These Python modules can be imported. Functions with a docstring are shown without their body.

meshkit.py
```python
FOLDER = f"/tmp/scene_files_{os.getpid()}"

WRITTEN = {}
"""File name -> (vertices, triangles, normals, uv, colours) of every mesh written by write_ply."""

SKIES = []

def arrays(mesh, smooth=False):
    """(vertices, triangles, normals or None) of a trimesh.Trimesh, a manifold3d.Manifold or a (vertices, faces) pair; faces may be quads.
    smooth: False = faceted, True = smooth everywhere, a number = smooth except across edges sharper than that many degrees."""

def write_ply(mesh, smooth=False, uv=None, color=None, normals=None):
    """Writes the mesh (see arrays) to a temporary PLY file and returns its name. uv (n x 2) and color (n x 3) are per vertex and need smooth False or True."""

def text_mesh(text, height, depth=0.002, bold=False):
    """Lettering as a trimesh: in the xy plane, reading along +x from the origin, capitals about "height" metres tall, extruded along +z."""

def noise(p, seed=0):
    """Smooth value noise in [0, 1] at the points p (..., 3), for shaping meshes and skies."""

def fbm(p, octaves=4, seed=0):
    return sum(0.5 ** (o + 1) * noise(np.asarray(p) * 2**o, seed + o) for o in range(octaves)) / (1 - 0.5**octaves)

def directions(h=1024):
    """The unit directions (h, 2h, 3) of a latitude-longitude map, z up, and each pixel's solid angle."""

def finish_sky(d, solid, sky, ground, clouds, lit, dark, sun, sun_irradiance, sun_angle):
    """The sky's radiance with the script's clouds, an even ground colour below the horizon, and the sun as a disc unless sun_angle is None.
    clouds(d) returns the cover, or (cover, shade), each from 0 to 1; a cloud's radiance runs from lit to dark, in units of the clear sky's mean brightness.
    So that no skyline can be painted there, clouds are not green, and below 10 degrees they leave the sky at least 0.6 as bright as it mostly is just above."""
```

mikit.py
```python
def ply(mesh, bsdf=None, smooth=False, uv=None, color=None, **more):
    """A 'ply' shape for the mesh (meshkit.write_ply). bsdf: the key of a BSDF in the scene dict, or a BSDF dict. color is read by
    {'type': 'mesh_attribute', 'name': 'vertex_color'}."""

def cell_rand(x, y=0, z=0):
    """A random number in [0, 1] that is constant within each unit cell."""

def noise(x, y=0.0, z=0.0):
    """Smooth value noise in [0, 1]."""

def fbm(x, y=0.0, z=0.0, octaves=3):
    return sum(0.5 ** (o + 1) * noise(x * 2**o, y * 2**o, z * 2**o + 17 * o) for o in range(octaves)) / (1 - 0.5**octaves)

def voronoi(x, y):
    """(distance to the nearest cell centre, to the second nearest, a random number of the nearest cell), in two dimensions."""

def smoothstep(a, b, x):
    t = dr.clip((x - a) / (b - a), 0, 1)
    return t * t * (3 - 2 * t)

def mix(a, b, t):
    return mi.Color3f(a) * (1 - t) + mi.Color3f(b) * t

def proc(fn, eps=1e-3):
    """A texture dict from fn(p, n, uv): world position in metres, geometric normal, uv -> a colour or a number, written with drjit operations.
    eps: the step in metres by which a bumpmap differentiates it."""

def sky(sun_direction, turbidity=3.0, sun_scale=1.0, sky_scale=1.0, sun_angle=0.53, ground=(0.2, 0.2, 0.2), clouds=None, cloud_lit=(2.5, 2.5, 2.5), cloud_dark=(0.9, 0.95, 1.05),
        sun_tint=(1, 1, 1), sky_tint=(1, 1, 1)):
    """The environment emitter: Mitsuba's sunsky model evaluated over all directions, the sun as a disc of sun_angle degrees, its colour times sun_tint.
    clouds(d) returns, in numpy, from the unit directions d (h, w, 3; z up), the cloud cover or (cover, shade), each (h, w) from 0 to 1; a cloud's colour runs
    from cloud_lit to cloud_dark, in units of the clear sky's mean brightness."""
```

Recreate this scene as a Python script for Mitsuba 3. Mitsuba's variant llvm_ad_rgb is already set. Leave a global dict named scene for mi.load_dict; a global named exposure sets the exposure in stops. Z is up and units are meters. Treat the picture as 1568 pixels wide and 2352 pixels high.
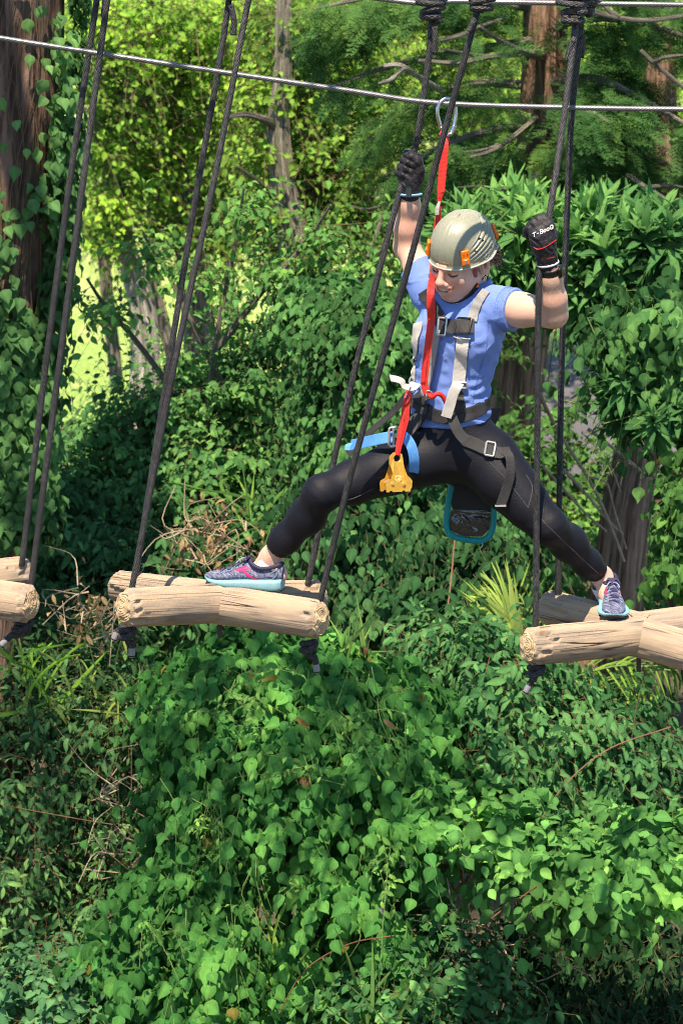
import math, os
import numpy as np, trimesh, mitsuba as mi, drjit as dr
import manifold3d as m3
from scipy.spatial import cKDTree
import mikit, meshkit
from mikit import ply, proc, noise, fbm, voronoi, cell_rand, smoothstep, mix
T = mi.ScalarTransform4f
scene, labels = {}, {}

# ------------------------------------------------------------------ camera, sky, exposure
PITCH, DIST, FPX = math.radians(10.0), 12.0, 8400.0
FWD = np.array([0, math.cos(PITCH), -math.sin(PITCH)]); UPV = np.array([0, math.sin(PITCH), math.cos(PITCH)])
RGT = np.array([1.0, 0, 0]); CAM = -DIST * FWD
scene['camera'] = {'type': 'thinlens', 'fov': 2 * math.degrees(math.atan(784 / FPX)), 'fov_axis': 'x', 'near_clip': 0.5, 'far_clip': 400.0,
                   'aperture_radius': 0.009, 'focus_distance': 12.0,
                   'to_world': T().look_at(origin=CAM.tolist(), target=(CAM + FWD).tolist(), up=[0, 0, 1])}
SUN = np.array([-0.09, -0.47, 0.88]); SUN = SUN / np.linalg.norm(SUN)
scene['sky'] = mikit.sky(SUN.tolist(), turbidity=3, ground=(0.10, 0.13, 0.07))
exposure = 2.6

# ------------------------------------------------------------------ helpers
def P(px, py, y=0.0):
    """A point of the photograph (in 1568 x 2352 units) at the depth y."""
    d = FWD + RGT * (px - 784) / FPX + UPV * (1176 - py) / FPX
    return CAM + d * (y - CAM[1]) / d[1]
def pix(p):
    q = np.asarray(p, float) - CAM
    z = q @ FWD
    return np.stack([784 + FPX * (q @ RGT) / z, 1176 - FPX * (q @ UPV) / z, z], -1)
def unit(v):
    v = np.asarray(v, float); return v / (np.linalg.norm(v, axis=-1, keepdims=True) + 1e-12)
def rng(seed): return np.random.default_rng(seed)
def V(*a): return np.array(a, float)
_count = {}
def numbered(name):
    n = _count.get(name, 0); _count[name] = n + 1
    return name if n == 0 else f'{name}_{n:03d}'
def lab(key, label=None, cat=None, group=None, kind=None):
    d = labels.setdefault(key, {})
    for k, v in (('label', label), ('category', cat), ('group', group), ('kind', kind)):
        if v: d[k] = v
    return key
def thing(name, label, cat, group=None): return lab(numbered(name), label, cat, group)
def part(parent, name, mesh, mat, smooth=False, uv=None, color=None, label=None, kind=None):
    key = numbered(f'{parent}__{name}')
    scene[key] = ply(mesh, mat, smooth, uv=uv, color=color)
    if label or kind: lab(key, label, kind=kind)
    return key
def single(name, mesh, mat, smooth=False, uv=None, color=None, label=None, cat=None, group=None, kind=None):
    key = numbered(name); scene[key] = ply(mesh, mat, smooth, uv=uv, color=color)
    return lab(key, label, cat, group, kind)
def tm(v, f): return trimesh.Trimesh(v, f, process=False)
def cat(ms): return trimesh.util.concatenate([m if isinstance(m, trimesh.Trimesh) else tm(*m) for m in ms])
def man(m):
    a = m.to_mesh(); return tm(np.array(a.vert_properties[:, :3], float), np.array(a.tri_verts))
def spline(pts, n=40):
    """Catmull-Rom through the points."""
    p = np.asarray(pts, float)
    if len(p) == 2: return p[0] + (p[1] - p[0]) * np.linspace(0, 1, n)[:, None]
    q = np.vstack([2 * p[0] - p[1], p, 2 * p[-1] - p[-2]])
    t = np.linspace(0, len(p) - 1 - 1e-9, n); i = t.astype(int); u = (t - i)[:, None]
    a, b, c, d = q[i], q[i + 1], q[i + 2], q[i + 3]
    return 0.5 * (2 * b + (c - a) * u + (2 * a - 5 * b + 4 * c - d) * u ** 2 + (3 * b - a - 3 * c + d) * u ** 3)
def frames(p):
    t = unit(np.gradient(p, axis=0)); n = np.zeros_like(p)
    a = np.cross(t[0], [0.31, 0.2, 0.93] if abs(t[0][2]) < 0.9 else [1, 0, 0]); n[0] = unit(a)
    for i in range(1, len(p)):
        v = n[i - 1] - t[i] * (n[i - 1] @ t[i]); n[i] = unit(v)
    return t, n, np.cross(t, n)
def tube(p, r, seg=8, caps=True, squash=None):
    """(mesh, uv) of a tube along p; u runs round it, v along it in metres."""
    p = np.asarray(p, float); r = np.broadcast_to(np.asarray(r, float), (len(p),))
    t, n, b = frames(p); a = np.linspace(0, 2 * np.pi, seg + 1)
    ca, sa = np.cos(a)[None, :, None], np.sin(a)[None, :, None]
    v = p[:, None] + r[:, None, None] * (n[:, None] * ca + b[:, None] * sa)
    L = np.r_[0, np.cumsum(np.linalg.norm(np.diff(p, axis=0), axis=1))]
    uv = np.stack(np.broadcast_arrays(np.linspace(0, 1, seg + 1)[None], L[:, None]), -1)
    i = np.arange(len(p) - 1)[:, None] * (seg + 1) + np.arange(seg)[None]
    q = np.stack([i, i + 1, i + seg + 2, i + seg + 1], -1).reshape(-1, 4)
    f = np.vstack([q[:, [0, 1, 2]], q[:, [0, 2, 3]]]); v = v.reshape(-1, 3); uv = uv.reshape(-1, 2)
    if caps:
        m = len(v); v = np.vstack([v, p[0], p[-1]]); uv = np.vstack([uv, [0.5, 0], [0.5, L[-1]]])
        k = np.arange(seg); e = (len(p) - 1) * (seg + 1)
        f = np.vstack([f, np.stack([k * 0 + m, k + 1, k], 1), np.stack([k * 0 + m + 1, e + k, e + k + 1], 1)])
    return tm(v, f), uv
def tubes(list_):
    """Several (path, radius, seg) as one mesh and uv."""
    ms = [tube(p, r, s) for p, r, s in list_]
    return cat([m for m, _ in ms]), np.vstack([u for _, u in ms])
def ribbon(p, nrm, w, th=0.0022, round_=False):
    """A webbing band along p, lying in the plane perpendicular to nrm; (mesh, uv)."""
    p = np.asarray(p, float); nrm = np.broadcast_to(np.asarray(nrm, float), p.shape); w = np.broadcast_to(np.asarray(w, float), (len(p),))
    t = unit(np.gradient(p, axis=0)); s = unit(np.cross(t, nrm)); n = unit(np.cross(s, t))
    c = [(-.5, -1), (-.42, -1.3), (0, -1.0), (.42, -1.3), (.5, -1), (.5, 1), (.42, 1.3), (0, 1.0), (-.42, 1.3), (-.5, 1)]
    v = np.stack([p + s * (w * a)[:, None] + n * (th / 2 * b) for a, b in c], 1)
    k = len(c); L = np.r_[0, np.cumsum(np.linalg.norm(np.diff(p, axis=0), axis=1))]
    uv = np.stack([np.stack([np.full(len(p), a + .5) * w, L], 1) for a, _ in c], 1).reshape(-1, 2)
    i = np.arange(len(p) - 1)[:, None] * k; j = np.arange(k)[None]; j2 = (j + 1) % k
    q = np.stack([i + j, i + j2, i + k + j2, i + k + j], -1).reshape(-1, 4)
    f = [q[:, [0, 2, 1]], q[:, [0, 3, 2]]]
    e = (len(p) - 1) * k; fan = np.array([[0, m, m + 1] for m in range(1, k - 1)])
    f += [fan, fan[:, ::-1] + e]
    return tm(v.reshape(-1, 3), np.vstack(f)), uv
def rbox(size, r=0.003, at=None):
    """A box with rounded edges; size full lengths; at a 4x4."""
    s = np.asarray(size, float) / 2 - r
    pts = np.array([[x, y, z] for x in (-1, 1) for y in (-1, 1) for z in (-1, 1)]) * s
    ic = trimesh.creation.icosphere(subdivisions=1, radius=r).vertices
    m = trimesh.convex.convex_hull((pts[:, None] + ic[None]).reshape(-1, 3))
    if at is not None: m.apply_transform(at)
    return m
def frame4(o, x, y, z):
    m = np.eye(4); m[:3, 0], m[:3, 1], m[:3, 2], m[:3, 3] = x, y, z, o; return m

# ------------------------------------------------------------------ signed-distance modelling
class Field:
    def __init__(s, xs, ys, zs): s.ax = (xs, ys, zs); s.D = np.full((len(xs), len(ys), len(zs)), 0.06, np.float32)
    def block(s, lo, hi):
        sl = tuple(slice(max(np.searchsorted(a, l) - 1, 0), np.searchsorted(a, h) + 1) for a, l, h in zip(s.ax, lo, hi))
        g = np.stack(np.meshgrid(*[a[q] for a, q in zip(s.ax, sl)], indexing='ij'), -1)
        return sl, g
    def add(s, fn, lo, hi, k=0.02, sub=False):
        m = 0.03 + k; sl, g = s.block(np.asarray(lo) - m, np.asarray(hi) + m)
        if g.size == 0: return
        d, a = fn(g).astype(np.float32), s.D[sl]
        if sub: h = np.maximum(k - np.abs(a + d), 0) / k; s.D[sl] = np.maximum(a, -d) + h * h * k / 4
        else: h = np.maximum(k - np.abs(a - d), 0) / k; s.D[sl] = np.minimum(a, d) - h * h * k / 4
    def cap(s, a, b, ra, rb, k=0.02, sub=False):
        a, b = np.asarray(a, float), np.asarray(b, float)
        def fn(g):
            ab = b - a; t = np.clip(((g - a) @ ab) / (ab @ ab + 1e-12), 0, 1)
            return np.linalg.norm(g - a - t[..., None] * ab, axis=-1) - (ra + (rb - ra) * t)
        R = max(ra, rb); s.add(fn, np.minimum(a, b) - R, np.maximum(a, b) + R, k, sub)
    def chain(s, pts, rs, k=0.02):
        for i in range(len(pts) - 1): s.cap(pts[i], pts[i + 1], rs[i], rs[i + 1], k)
    def ell(s, c, r, M=np.eye(3), k=0.02, sub=False):
        """Ellipsoid with radii r along the rows of M."""
        c, r, M = np.asarray(c, float), np.asarray(r, float), np.asarray(M, float)
        def fn(g):
            q = (g - c) @ M.T; k0 = np.linalg.norm(q / r, axis=-1); k1 = np.linalg.norm(q / r ** 2, axis=-1)
            return k0 * (k0 - 1) / np.maximum(k1, 1e-6)
        R = np.abs(M.T * r).sum(1); s.add(fn, c - R, c + R, k, sub)
    def loft(s, cs, rt, fr, A, B, k=0.03, pw=2.3):
        """Stack of ellipses centred at cs (rising in z), half-widths A along rt and B along fr."""
        cs, A, B = map(lambda q: np.asarray(q, float), (cs, A, B))
        def fn(g):
            z = np.clip(g[..., 2], cs[0, 2], cs[-1, 2])
            cx, cy, a, b = (np.interp(z, cs[:, 2], q) for q in (cs[:, 0], cs[:, 1], A, B))
            q = g[..., :2] - np.stack([cx, cy], -1); u, v = q @ rt[:2], q @ fr[:2]
            rr = ((np.abs(u) / a) ** pw + (np.abs(v) / b) ** pw) ** (1 / pw)
            d = (rr - 1) * np.minimum(a, b); dz = np.abs(g[..., 2] - z)
            return np.where(d > 0, np.hypot(d, dz), np.maximum(d, -1) + dz)
        R = max(A.max(), B.max()); s.add(fn, cs.min(0) - R, cs.max(0) + R, k)
    def cut(s, p, n):
        """Keeps the side of the plane that n points away from."""
        p, n = np.asarray(p, float), unit(n); X, Y, Z = np.ix_(*s.ax)
        s.D = np.maximum(s.D, ((X - p[0]) * n[0] + (Y - p[1]) * n[1] + (Z - p[2]) * n[2]).astype(np.float32))
    def offset(s, fn, near=0.03):
        i = np.nonzero(np.abs(s.D) < near)
        g = np.stack([a[j] for a, j in zip(s.ax, i)], -1); s.D[i] += fn(g).astype(np.float32)
    def copy(s):
        o = Field(*s.ax); o.D = s.D.copy(); return o
    def at(s, p):
        from scipy.ndimage import map_coordinates
        p = np.asarray(p, float); c = [np.interp(p[..., i], s.ax[i], np.arange(len(s.ax[i]))) for i in range(3)]
        r = map_coordinates(s.D, [np.atleast_1d(q) for q in c], order=1, mode='nearest'); return r if p.ndim > 1 else r[0]
    def grad(s, p, e=0.006):
        p = np.asarray(p, float)
        return unit(np.stack([s.at(p + e * np.eye(3)[i]) - s.at(p - e * np.eye(3)[i]) for i in range(3)], -1))
    def hit(s, px, py, lift=0.0):
        """First point of the surface on the ray through each photograph point, lifted off it; and its normal."""
        px, py = np.broadcast_arrays(np.asarray(px, float), np.asarray(py, float))
        d = unit(FWD + RGT * ((px - 784) / FPX)[..., None] + UPV * ((1176 - py) / FPX)[..., None])
        t = np.full(px.shape, DIST - 0.8)
        for _ in range(200):
            t = t + np.clip(s.at(CAM + d * t[..., None]), -0.02, 0.02) * 0.8 * (t < DIST + 0.6)
        p = CAM + d * t[..., None]; n = s.grad(p); return p + n * lift, n
    def mesh(s):
        D, (xs, ys, zs) = s.D, s.ax; I = D < 0
        mn = np.zeros([q - 1 for q in D.shape], np.int8)
        for a in (0, 1):
            for b in (0, 1):
                for c in (0, 1): mn += I[a:D.shape[0] - 1 + a, b:D.shape[1] - 1 + b, c:D.shape[2] - 1 + c]
        cell = np.argwhere((mn > 0) & (mn < 8)); idx = np.full(mn.shape, -1, np.int32); idx[tuple(cell.T)] = np.arange(len(cell))
        co = np.array([[a, b, c] for a in (0, 1) for b in (0, 1) for c in (0, 1)])
        val = np.stack([D[tuple((cell + o).T)] for o in co], 1); acc = np.zeros((len(cell), 3)); cnt = np.zeros(len(cell))
        for i in range(8):
            for j in range(i + 1, 8):
                if np.abs(co[i] - co[j]).sum() != 1: continue
                x = (val[:, i] < 0) != (val[:, j] < 0); t = np.where(x, val[:, i] / np.where(x, val[:, i] - val[:, j], 1), 0)
                acc += x[:, None] * (co[i] + t[:, None] * (co[j] - co[i])); cnt += x
        g = cell + acc / cnt[:, None]
        v = np.stack([np.interp(g[:, k], np.arange(len(a)), a) for k, a in enumerate(s.ax)], 1)
        F = []
        for ax in range(3):
            o1, o2 = [k for k in range(3) if k != ax]
            sl0, sl1 = [slice(None)] * 3, [slice(None)] * 3; sl0[ax], sl1[ax] = slice(0, -1), slice(1, None)
            e = np.argwhere(I[tuple(sl0)] != I[tuple(sl1)]); e = e[(e[:, o1] > 0) & (e[:, o2] > 0) & (e[:, o1] < D.shape[o1] - 1) & (e[:, o2] < D.shape[o2] - 1)]
            d1, d2 = np.eye(3, dtype=int)[o1], np.eye(3, dtype=int)[o2]
            q = np.stack([idx[tuple((e - d1 - d2).T)], idx[tuple((e - d2).T)], idx[tuple(e.T)], idx[tuple((e - d1).T)]], 1)
            flip = I[tuple(e.T)] ^ (ax == 1)
            q = np.where(flip[:, None], q, q[:, ::-1]); F += [q[:, [0, 1, 2]], q[:, [0, 2, 3]]]
        m = tm(v, np.vstack(F))
        return m
def axis(lo, hi, step, fine=None):
    """Grid positions, finer between the given bounds."""
    if fine is None: return np.arange(lo, hi + step, step)
    a, b, st = fine; seg = lambda p, q, h: np.linspace(p, q, max(int(round((q - p) / h)), 1) + 1)
    return np.r_[seg(lo, a, step)[:-1], seg(a, b, st)[:-1], seg(b, hi, step)]
# ------------------------------------------------------------------ materials
def pr(color, rough=0.6, **k):
    c = color if isinstance(color, dict) else {'type': 'rgb', 'value': list(color)}
    r = rough if isinstance(rough, dict) else float(rough)
    return {'type': 'twosided', 'bsdf': {'type': 'principled', 'base_color': c, 'roughness': r, **k}}
def bump(b, fn, scale, eps=1e-3):
    inner = b['bsdf'] if b['type'] == 'twosided' else b
    return {'type': 'twosided', 'bsdf': {'type': 'bumpmap', 'arbitrary': proc(fn, eps), 'scale': float(scale), 'bsdf': inner}}
PI2 = 2 * math.pi
def rope_h(p, n, uv):
    a, b = uv.x * 8, uv.y / 0.0135
    return dr.sqrt(dr.abs(dr.sin((a + b) * math.pi)) * dr.abs(dr.sin((a - b) * math.pi)))
def rope_col(p, n, uv):
    a, b = uv.x * 8, uv.y / 0.0135
    h = rope_h(p, n, uv); r = cell_rand(dr.floor(a + b), dr.floor(a - b), 3)
    w = fbm(p.x * 5, p.y * 5, p.z * 5) * (.6 + .8 * noise(p.x * 1.3 + p.y * 4, p.z * 1.1))
    return mix([0.014, 0.014, 0.016], [0.095, 0.095, 0.10], dr.clip(h * (0.2 + 0.75 * r * w * 2) - 0.08, 0, 1))
scene['rope_braid'] = bump(pr(proc(rope_col), 0.55, specular=0.4), rope_h, 0.0022)
scene['rope_tape'] = pr((0.23, 0.23, 0.25), 0.3, specular=0.6)
def cable_h(p, n, uv): return dr.abs(dr.sin((uv.x * 6 + uv.y / 0.012) * math.pi))
scene['cable_steel'] = pr(proc(lambda p, n, uv: mix([0.06, 0.063, 0.07], [0.27, 0.28, 0.30], cable_h(p, n, uv) * (0.7 + 0.3 * noise(uv.y * 40)))), 0.38, metallic=0.35, specular=0.4)
scene['steel'] = {'type': 'roughconductor', 'material': 'Cr', 'alpha': 0.12, 'specular_reflectance': {'type': 'rgb', 'value': [1, 1, 1]}}
scene['dull_steel'] = pr((0.55, 0.54, 0.54), 0.35, metallic=0.7)
def wood_h(p, n, uv):
    c, s = dr.cos(uv.x * PI2), dr.sin(uv.x * PI2)
    g = noise(c * 17, s * 17, uv.y * 2.2); f = noise(c * 45, s * 45, uv.y * 5); k = noise(c * 5 + 7, s * 5, uv.y * 1.1)
    crack = smoothstep(0.035, 0.0, dr.abs(k - 0.5)) * smoothstep(0.45, 0.65, noise(c * 3, s * 3, uv.y * 2.5 + 3))
    return 0.3 * g + 0.25 * f - 1.4 * crack
def wood_col(p, n, uv):
    c, s = dr.cos(uv.x * PI2), dr.sin(uv.x * PI2)
    g = noise(c * 17, s * 17, uv.y * 2.2); b = fbm(c * 2.2 + p.x * 2, s * 2.2 + p.y * 2, uv.y * 5.5 + 1); f = noise(c * 45, s * 45, uv.y * 6)
    k = noise(c * 5 + 7, s * 5, uv.y * 1.1)
    crack = smoothstep(0.03, 0.0, dr.abs(k - 0.5)) * smoothstep(0.45, 0.65, noise(c * 3, s * 3, uv.y * 2.5 + 3))
    col = mix([0.40, 0.298, 0.205], [0.28, 0.225, 0.175], smoothstep(0.35, 0.7, b))
    col = mix(col, [0.47, 0.365, 0.265], smoothstep(0.55, 0.85, g) * 0.6)
    col = mix(col, [0.13, 0.095, 0.065], smoothstep(0.62, 0.8, f) * smoothstep(0.5, 0.7, b) * 0.6)
    kn = smoothstep(0.8, 0.93, noise(c * 2.4, s * 2.4, uv.y * 9 + 5))
    col = mix(col, [0.17, 0.11, 0.065], kn * 0.6)
    return mix(col, [0.05, 0.035, 0.025], crack)
scene['weathered_wood'] = bump(pr(proc(wood_col), 0.72, specular=0.25), wood_h, 0.0024)
def ring_h(p, n, uv):
    r = dr.sqrt(dr.square(uv.x) + dr.square(uv.y)); w = fbm(uv.x * 30, uv.y * 30)
    return 0.5 + 0.5 * dr.sin((r + 0.008 * w) * PI2 / 0.0075)
def ring_col(p, n, uv):
    h = ring_h(p, n, uv); w = fbm(uv.x * 40 + 3, uv.y * 40, p.x * 3); sp = noise(uv.x * 260, uv.y * 260, p.x * 9)
    col = mix([0.36, 0.235, 0.125], [0.54, 0.40, 0.25], 0.35 + 0.65 * h); col = mix(col, [0.66, 0.52, 0.32], smoothstep(0.45, 0.75, w) * 0.7)
    return mix(col, [0.20, 0.12, 0.06], smoothstep(0.66, 0.9, sp) * 0.55)
scene['end_grain'] = bump(pr(proc(ring_col), 0.8, specular=0.2), lambda p, n, uv: ring_h(p, n, uv) + 1.2 * noise(uv.x * 150, uv.y * 150), 0.0022)
scene['iron_rod'] = pr((0.06, 0.045, 0.04), 0.5, metallic=0.4)
VC = {'type': 'mesh_attribute', 'name': 'vertex_color'}
scene['skin'] = bump(pr(VC, 0.42, specular=0.45, sheen=0.2), lambda p, n, uv: fbm(p.x * 260, p.y * 260, p.z * 260), 0.0002)
def knit(p, n, uv): return noise(p.x * 330, p.y * 330, p.z * 420)
scene['blue_jersey'] = bump(pr(proc(lambda p, n, uv: mix([0.14, 0.225, 0.57], [0.175, 0.27, 0.64], fbm(p.x * 60, p.y * 60, p.z * 20))), 0.75, specular=0.25, sheen=0.5), knit, 0.0012)
scene['blue_seam'] = pr((0.09, 0.15, 0.50), 0.7)
scene['black_leggings'] = bump(pr(proc(lambda p, n, uv: mix([0.005, 0.0056, 0.010], [0.008, 0.009, 0.016], fbm(p.x * 30, p.y * 30, p.z * 30))), 0.60, specular=0.26, sheen=0.04), knit, 0.0009)
scene['seam_thread'] = pr((0.085, 0.085, 0.095), 0.7)
scene['glove_black'] = bump(pr(proc(lambda p, n, uv: mix([0.009, 0.008, 0.011], [0.022, 0.02, 0.026], fbm(p.x * 90, p.y * 90, p.z * 90))), 0.6, specular=0.4, sheen=0.6), lambda p, n, uv: fbm(p.x * 120, p.y * 120, p.z * 120), 0.003)
for key, c, r in (('red_trim', (0.55, 0.02, 0.02), .4), ('white_trim', (0.68, 0.66, 0.74), .6), ('pale_blue_trim', (0.20, 0.42, 0.62), .5), ('letter_white', (0.80, 0.76, 0.68), .6),
                  ('watch_black', (0.012, 0.015, 0.016), .35), ('watch_glass', (0.01, 0.01, 0.012), .08), ('gold', (0.9, 0.6, 0.25), .25), ('lash', (0.03, 0.018, 0.012), .6),
                  ('tooth', (0.80, 0.72, 0.58), .3), ('mouth_dark', (0.12, 0.03, 0.025), .5), ('orange_clip', (0.90, 0.20, 0.01), .35), ('orange_print', (0.62, 0.33, 0.14), .5),
                  ('helmet_black', (0.012, 0.012, 0.013), .7), ('black_plastic', (0.014, 0.014, 0.015), .3), ('brown_strap', (0.22, 0.05, 0.03), .6), ('sock_pink', (0.75, 0.70, 0.74), .8),
                  ('navy_collar', (0.022, 0.02, 0.06), .7), ('lace_violet', (0.05, 0.045, 0.12), .7), ('lace_pale', (0.30, 0.30, 0.48), .7), ('magenta', (0.62, 0.028, 0.15), .45), ('outsole', (0.03, 0.035, 0.04), .8),
                  ('shoe_pale', (0.14, 0.22, 0.29), .6), ('teal', (0.0, 0.25, 0.27), .5), ('pouch_black', (0.012, 0.013, 0.016), .75), ('thread', (0.7, 0.7, 0.66), .8), ('brass_bolt', (0.62, 0.30, 0.12), .3)):
    scene[key] = pr(c, r)
def sole_col(p, n, uv): return mix([0.155, 0.345, 0.41], [0.24, 0.45, 0.50], fbm(p.x * 30, p.y * 30, p.z * 60))
scene['midsole'] = pr(proc(sole_col), 0.55)
def knit_shoe(p, n, uv):
    a = noise(p.x * 420 + p.y * 420, p.z * 150, p.x * 60); b = fbm(p.x * 130, p.y * 130, p.z * 420)
    return mix([0.05, 0.058, 0.115], [0.30, 0.31, 0.45], smoothstep(0.30, 0.90, 0.55 * a + 0.45 * b))
scene['shoe_knit'] = bump(pr(proc(knit_shoe), 0.8), lambda p, n, uv: noise(p.x * 300, p.y * 300, p.z * 300), 0.001)
def web(c1, c2, name, rough=0.7, sheen=0.4):
    w = lambda p, n, uv: 0.5 + 0.5 * dr.sin(uv.y * PI2 / 0.0042) * (0.6 + 0.4 * dr.sin(uv.x * PI2 / 0.005))
    scene[name] = bump(pr(proc(lambda p, n, uv: mix(c1, c2, 0.35 + 0.4 * w(p, n, uv) + 0.5 * (fbm(p.x * 50, p.y * 50, p.z * 50) - 0.5))), rough, sheen=sheen), w, 0.0008)
web([0.38, 0.355, 0.33], [0.60, 0.57, 0.53], 'webbing_beige'); web([0.012, 0.012, 0.013], [0.034, 0.034, 0.037], 'webbing_black', 0.7, 0.03); web([0.17, 0.17, 0.17], [0.36, 0.35, 0.34], 'webbing_grey')
web([0.50, 0.012, 0.012], [0.82, 0.045, 0.03], 'webbing_red', 0.5); web([0.05, 0.22, 0.60], [0.13, 0.37, 0.80], 'webbing_blue')
scene['gold_alloy'] = pr(proc(lambda p, n, uv: mix([0.66, 0.34, 0.035], [0.82, 0.47, 0.08], fbm(p.x * 80, p.y * 80, p.z * 80))), 0.34, metallic=0.55, specular=0.6)
scene['gold_etch'] = pr((0.95, 0.72, 0.30), 0.45, metallic=0.3)
def shell_col(p, n, uv): return mix([0.25, 0.258, 0.195], [0.285, 0.293, 0.225], fbm(p.x * 40, p.y * 40, p.z * 40)) * (1 - 0.25 * smoothstep(0.72, 0.85, fbm(p.x * 200, p.y * 60, p.z * 200)))
scene['helmet_shell'] = pr(proc(shell_col), 0.42, specular=0.5, clearcoat=0.25, clearcoat_gloss=0.7)
scene['helmet_rim'] = pr((0.44, 0.44, 0.35), 0.5)
scene['helmet_stripe'] = pr((0.155, 0.17, 0.14), 0.45)
scene['clear_film'] = {'type': 'thindielectric', 'int_ior': 1.45}
scene['hair'] = pr(VC, 0.45, specular=0.5)
# ------------------------------------------------------------------ leaves
def leaf_bsdf(rough, trans): return {'type': 'principledthin', 'base_color': VC, 'roughness': rough, 'diff_trans': trans, 'eta': 1.5, 'spec_tint': 0.0}
scene['leaf_matt'] = leaf_bsdf(0.40, 0.9); scene['leaf_gloss'] = leaf_bsdf(0.30, 0.8); scene['leaf_sheer'] = leaf_bsdf(0.40, 1.0)
def leaf_tpl(ws, cols=3, fold=.25, curl=.25, lobe=0.0, wave=0.0, seed=0):
    """A unit leaf: base at the origin, tip at +y, upper face +z. ws: half-widths from base to tip. Returns vertices, faces, tint."""
    ws = np.asarray(ws, float); n = len(ws); y = np.linspace(0, 1, n); c = np.linspace(-1, 1, cols); R = rng(seed)
    Y, C = np.meshgrid(y, c, indexing='ij'); X = ws[:, None] * C
    Yv = Y - lobe * np.abs(C) * np.clip(1 - Y * 4, 0, 1) - .06 * np.abs(C) * (Y > .05)
    ang = curl * Y ** 1.5
    Z = fold * np.abs(X) - curl * .45 * Y ** 2 + wave * np.sin(Y * 9 + C * 2 + seed) * np.abs(C) * .1
    Yv = Yv * np.cos(ang * .6)
    v = np.stack([X, Yv, Z], -1).reshape(-1, 3)
    i = np.arange(n - 1)[:, None] * cols + np.arange(cols - 1)[None]
    q = np.stack([i, i + 1, i + cols + 1, i + cols], -1).reshape(-1, 4)
    tint = np.where(np.abs(C) < .1, 1.22, 1.0).reshape(-1)
    f = np.vstack([q[:, [0, 1, 2]], q[:, [0, 2, 3]]])
    ar = np.linalg.norm(np.cross(v[f[:, 1]] - v[f[:, 0]], v[f[:, 2]] - v[f[:, 0]]), axis=1); f = f[ar > 1e-7]
    return v, f, tint
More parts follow.
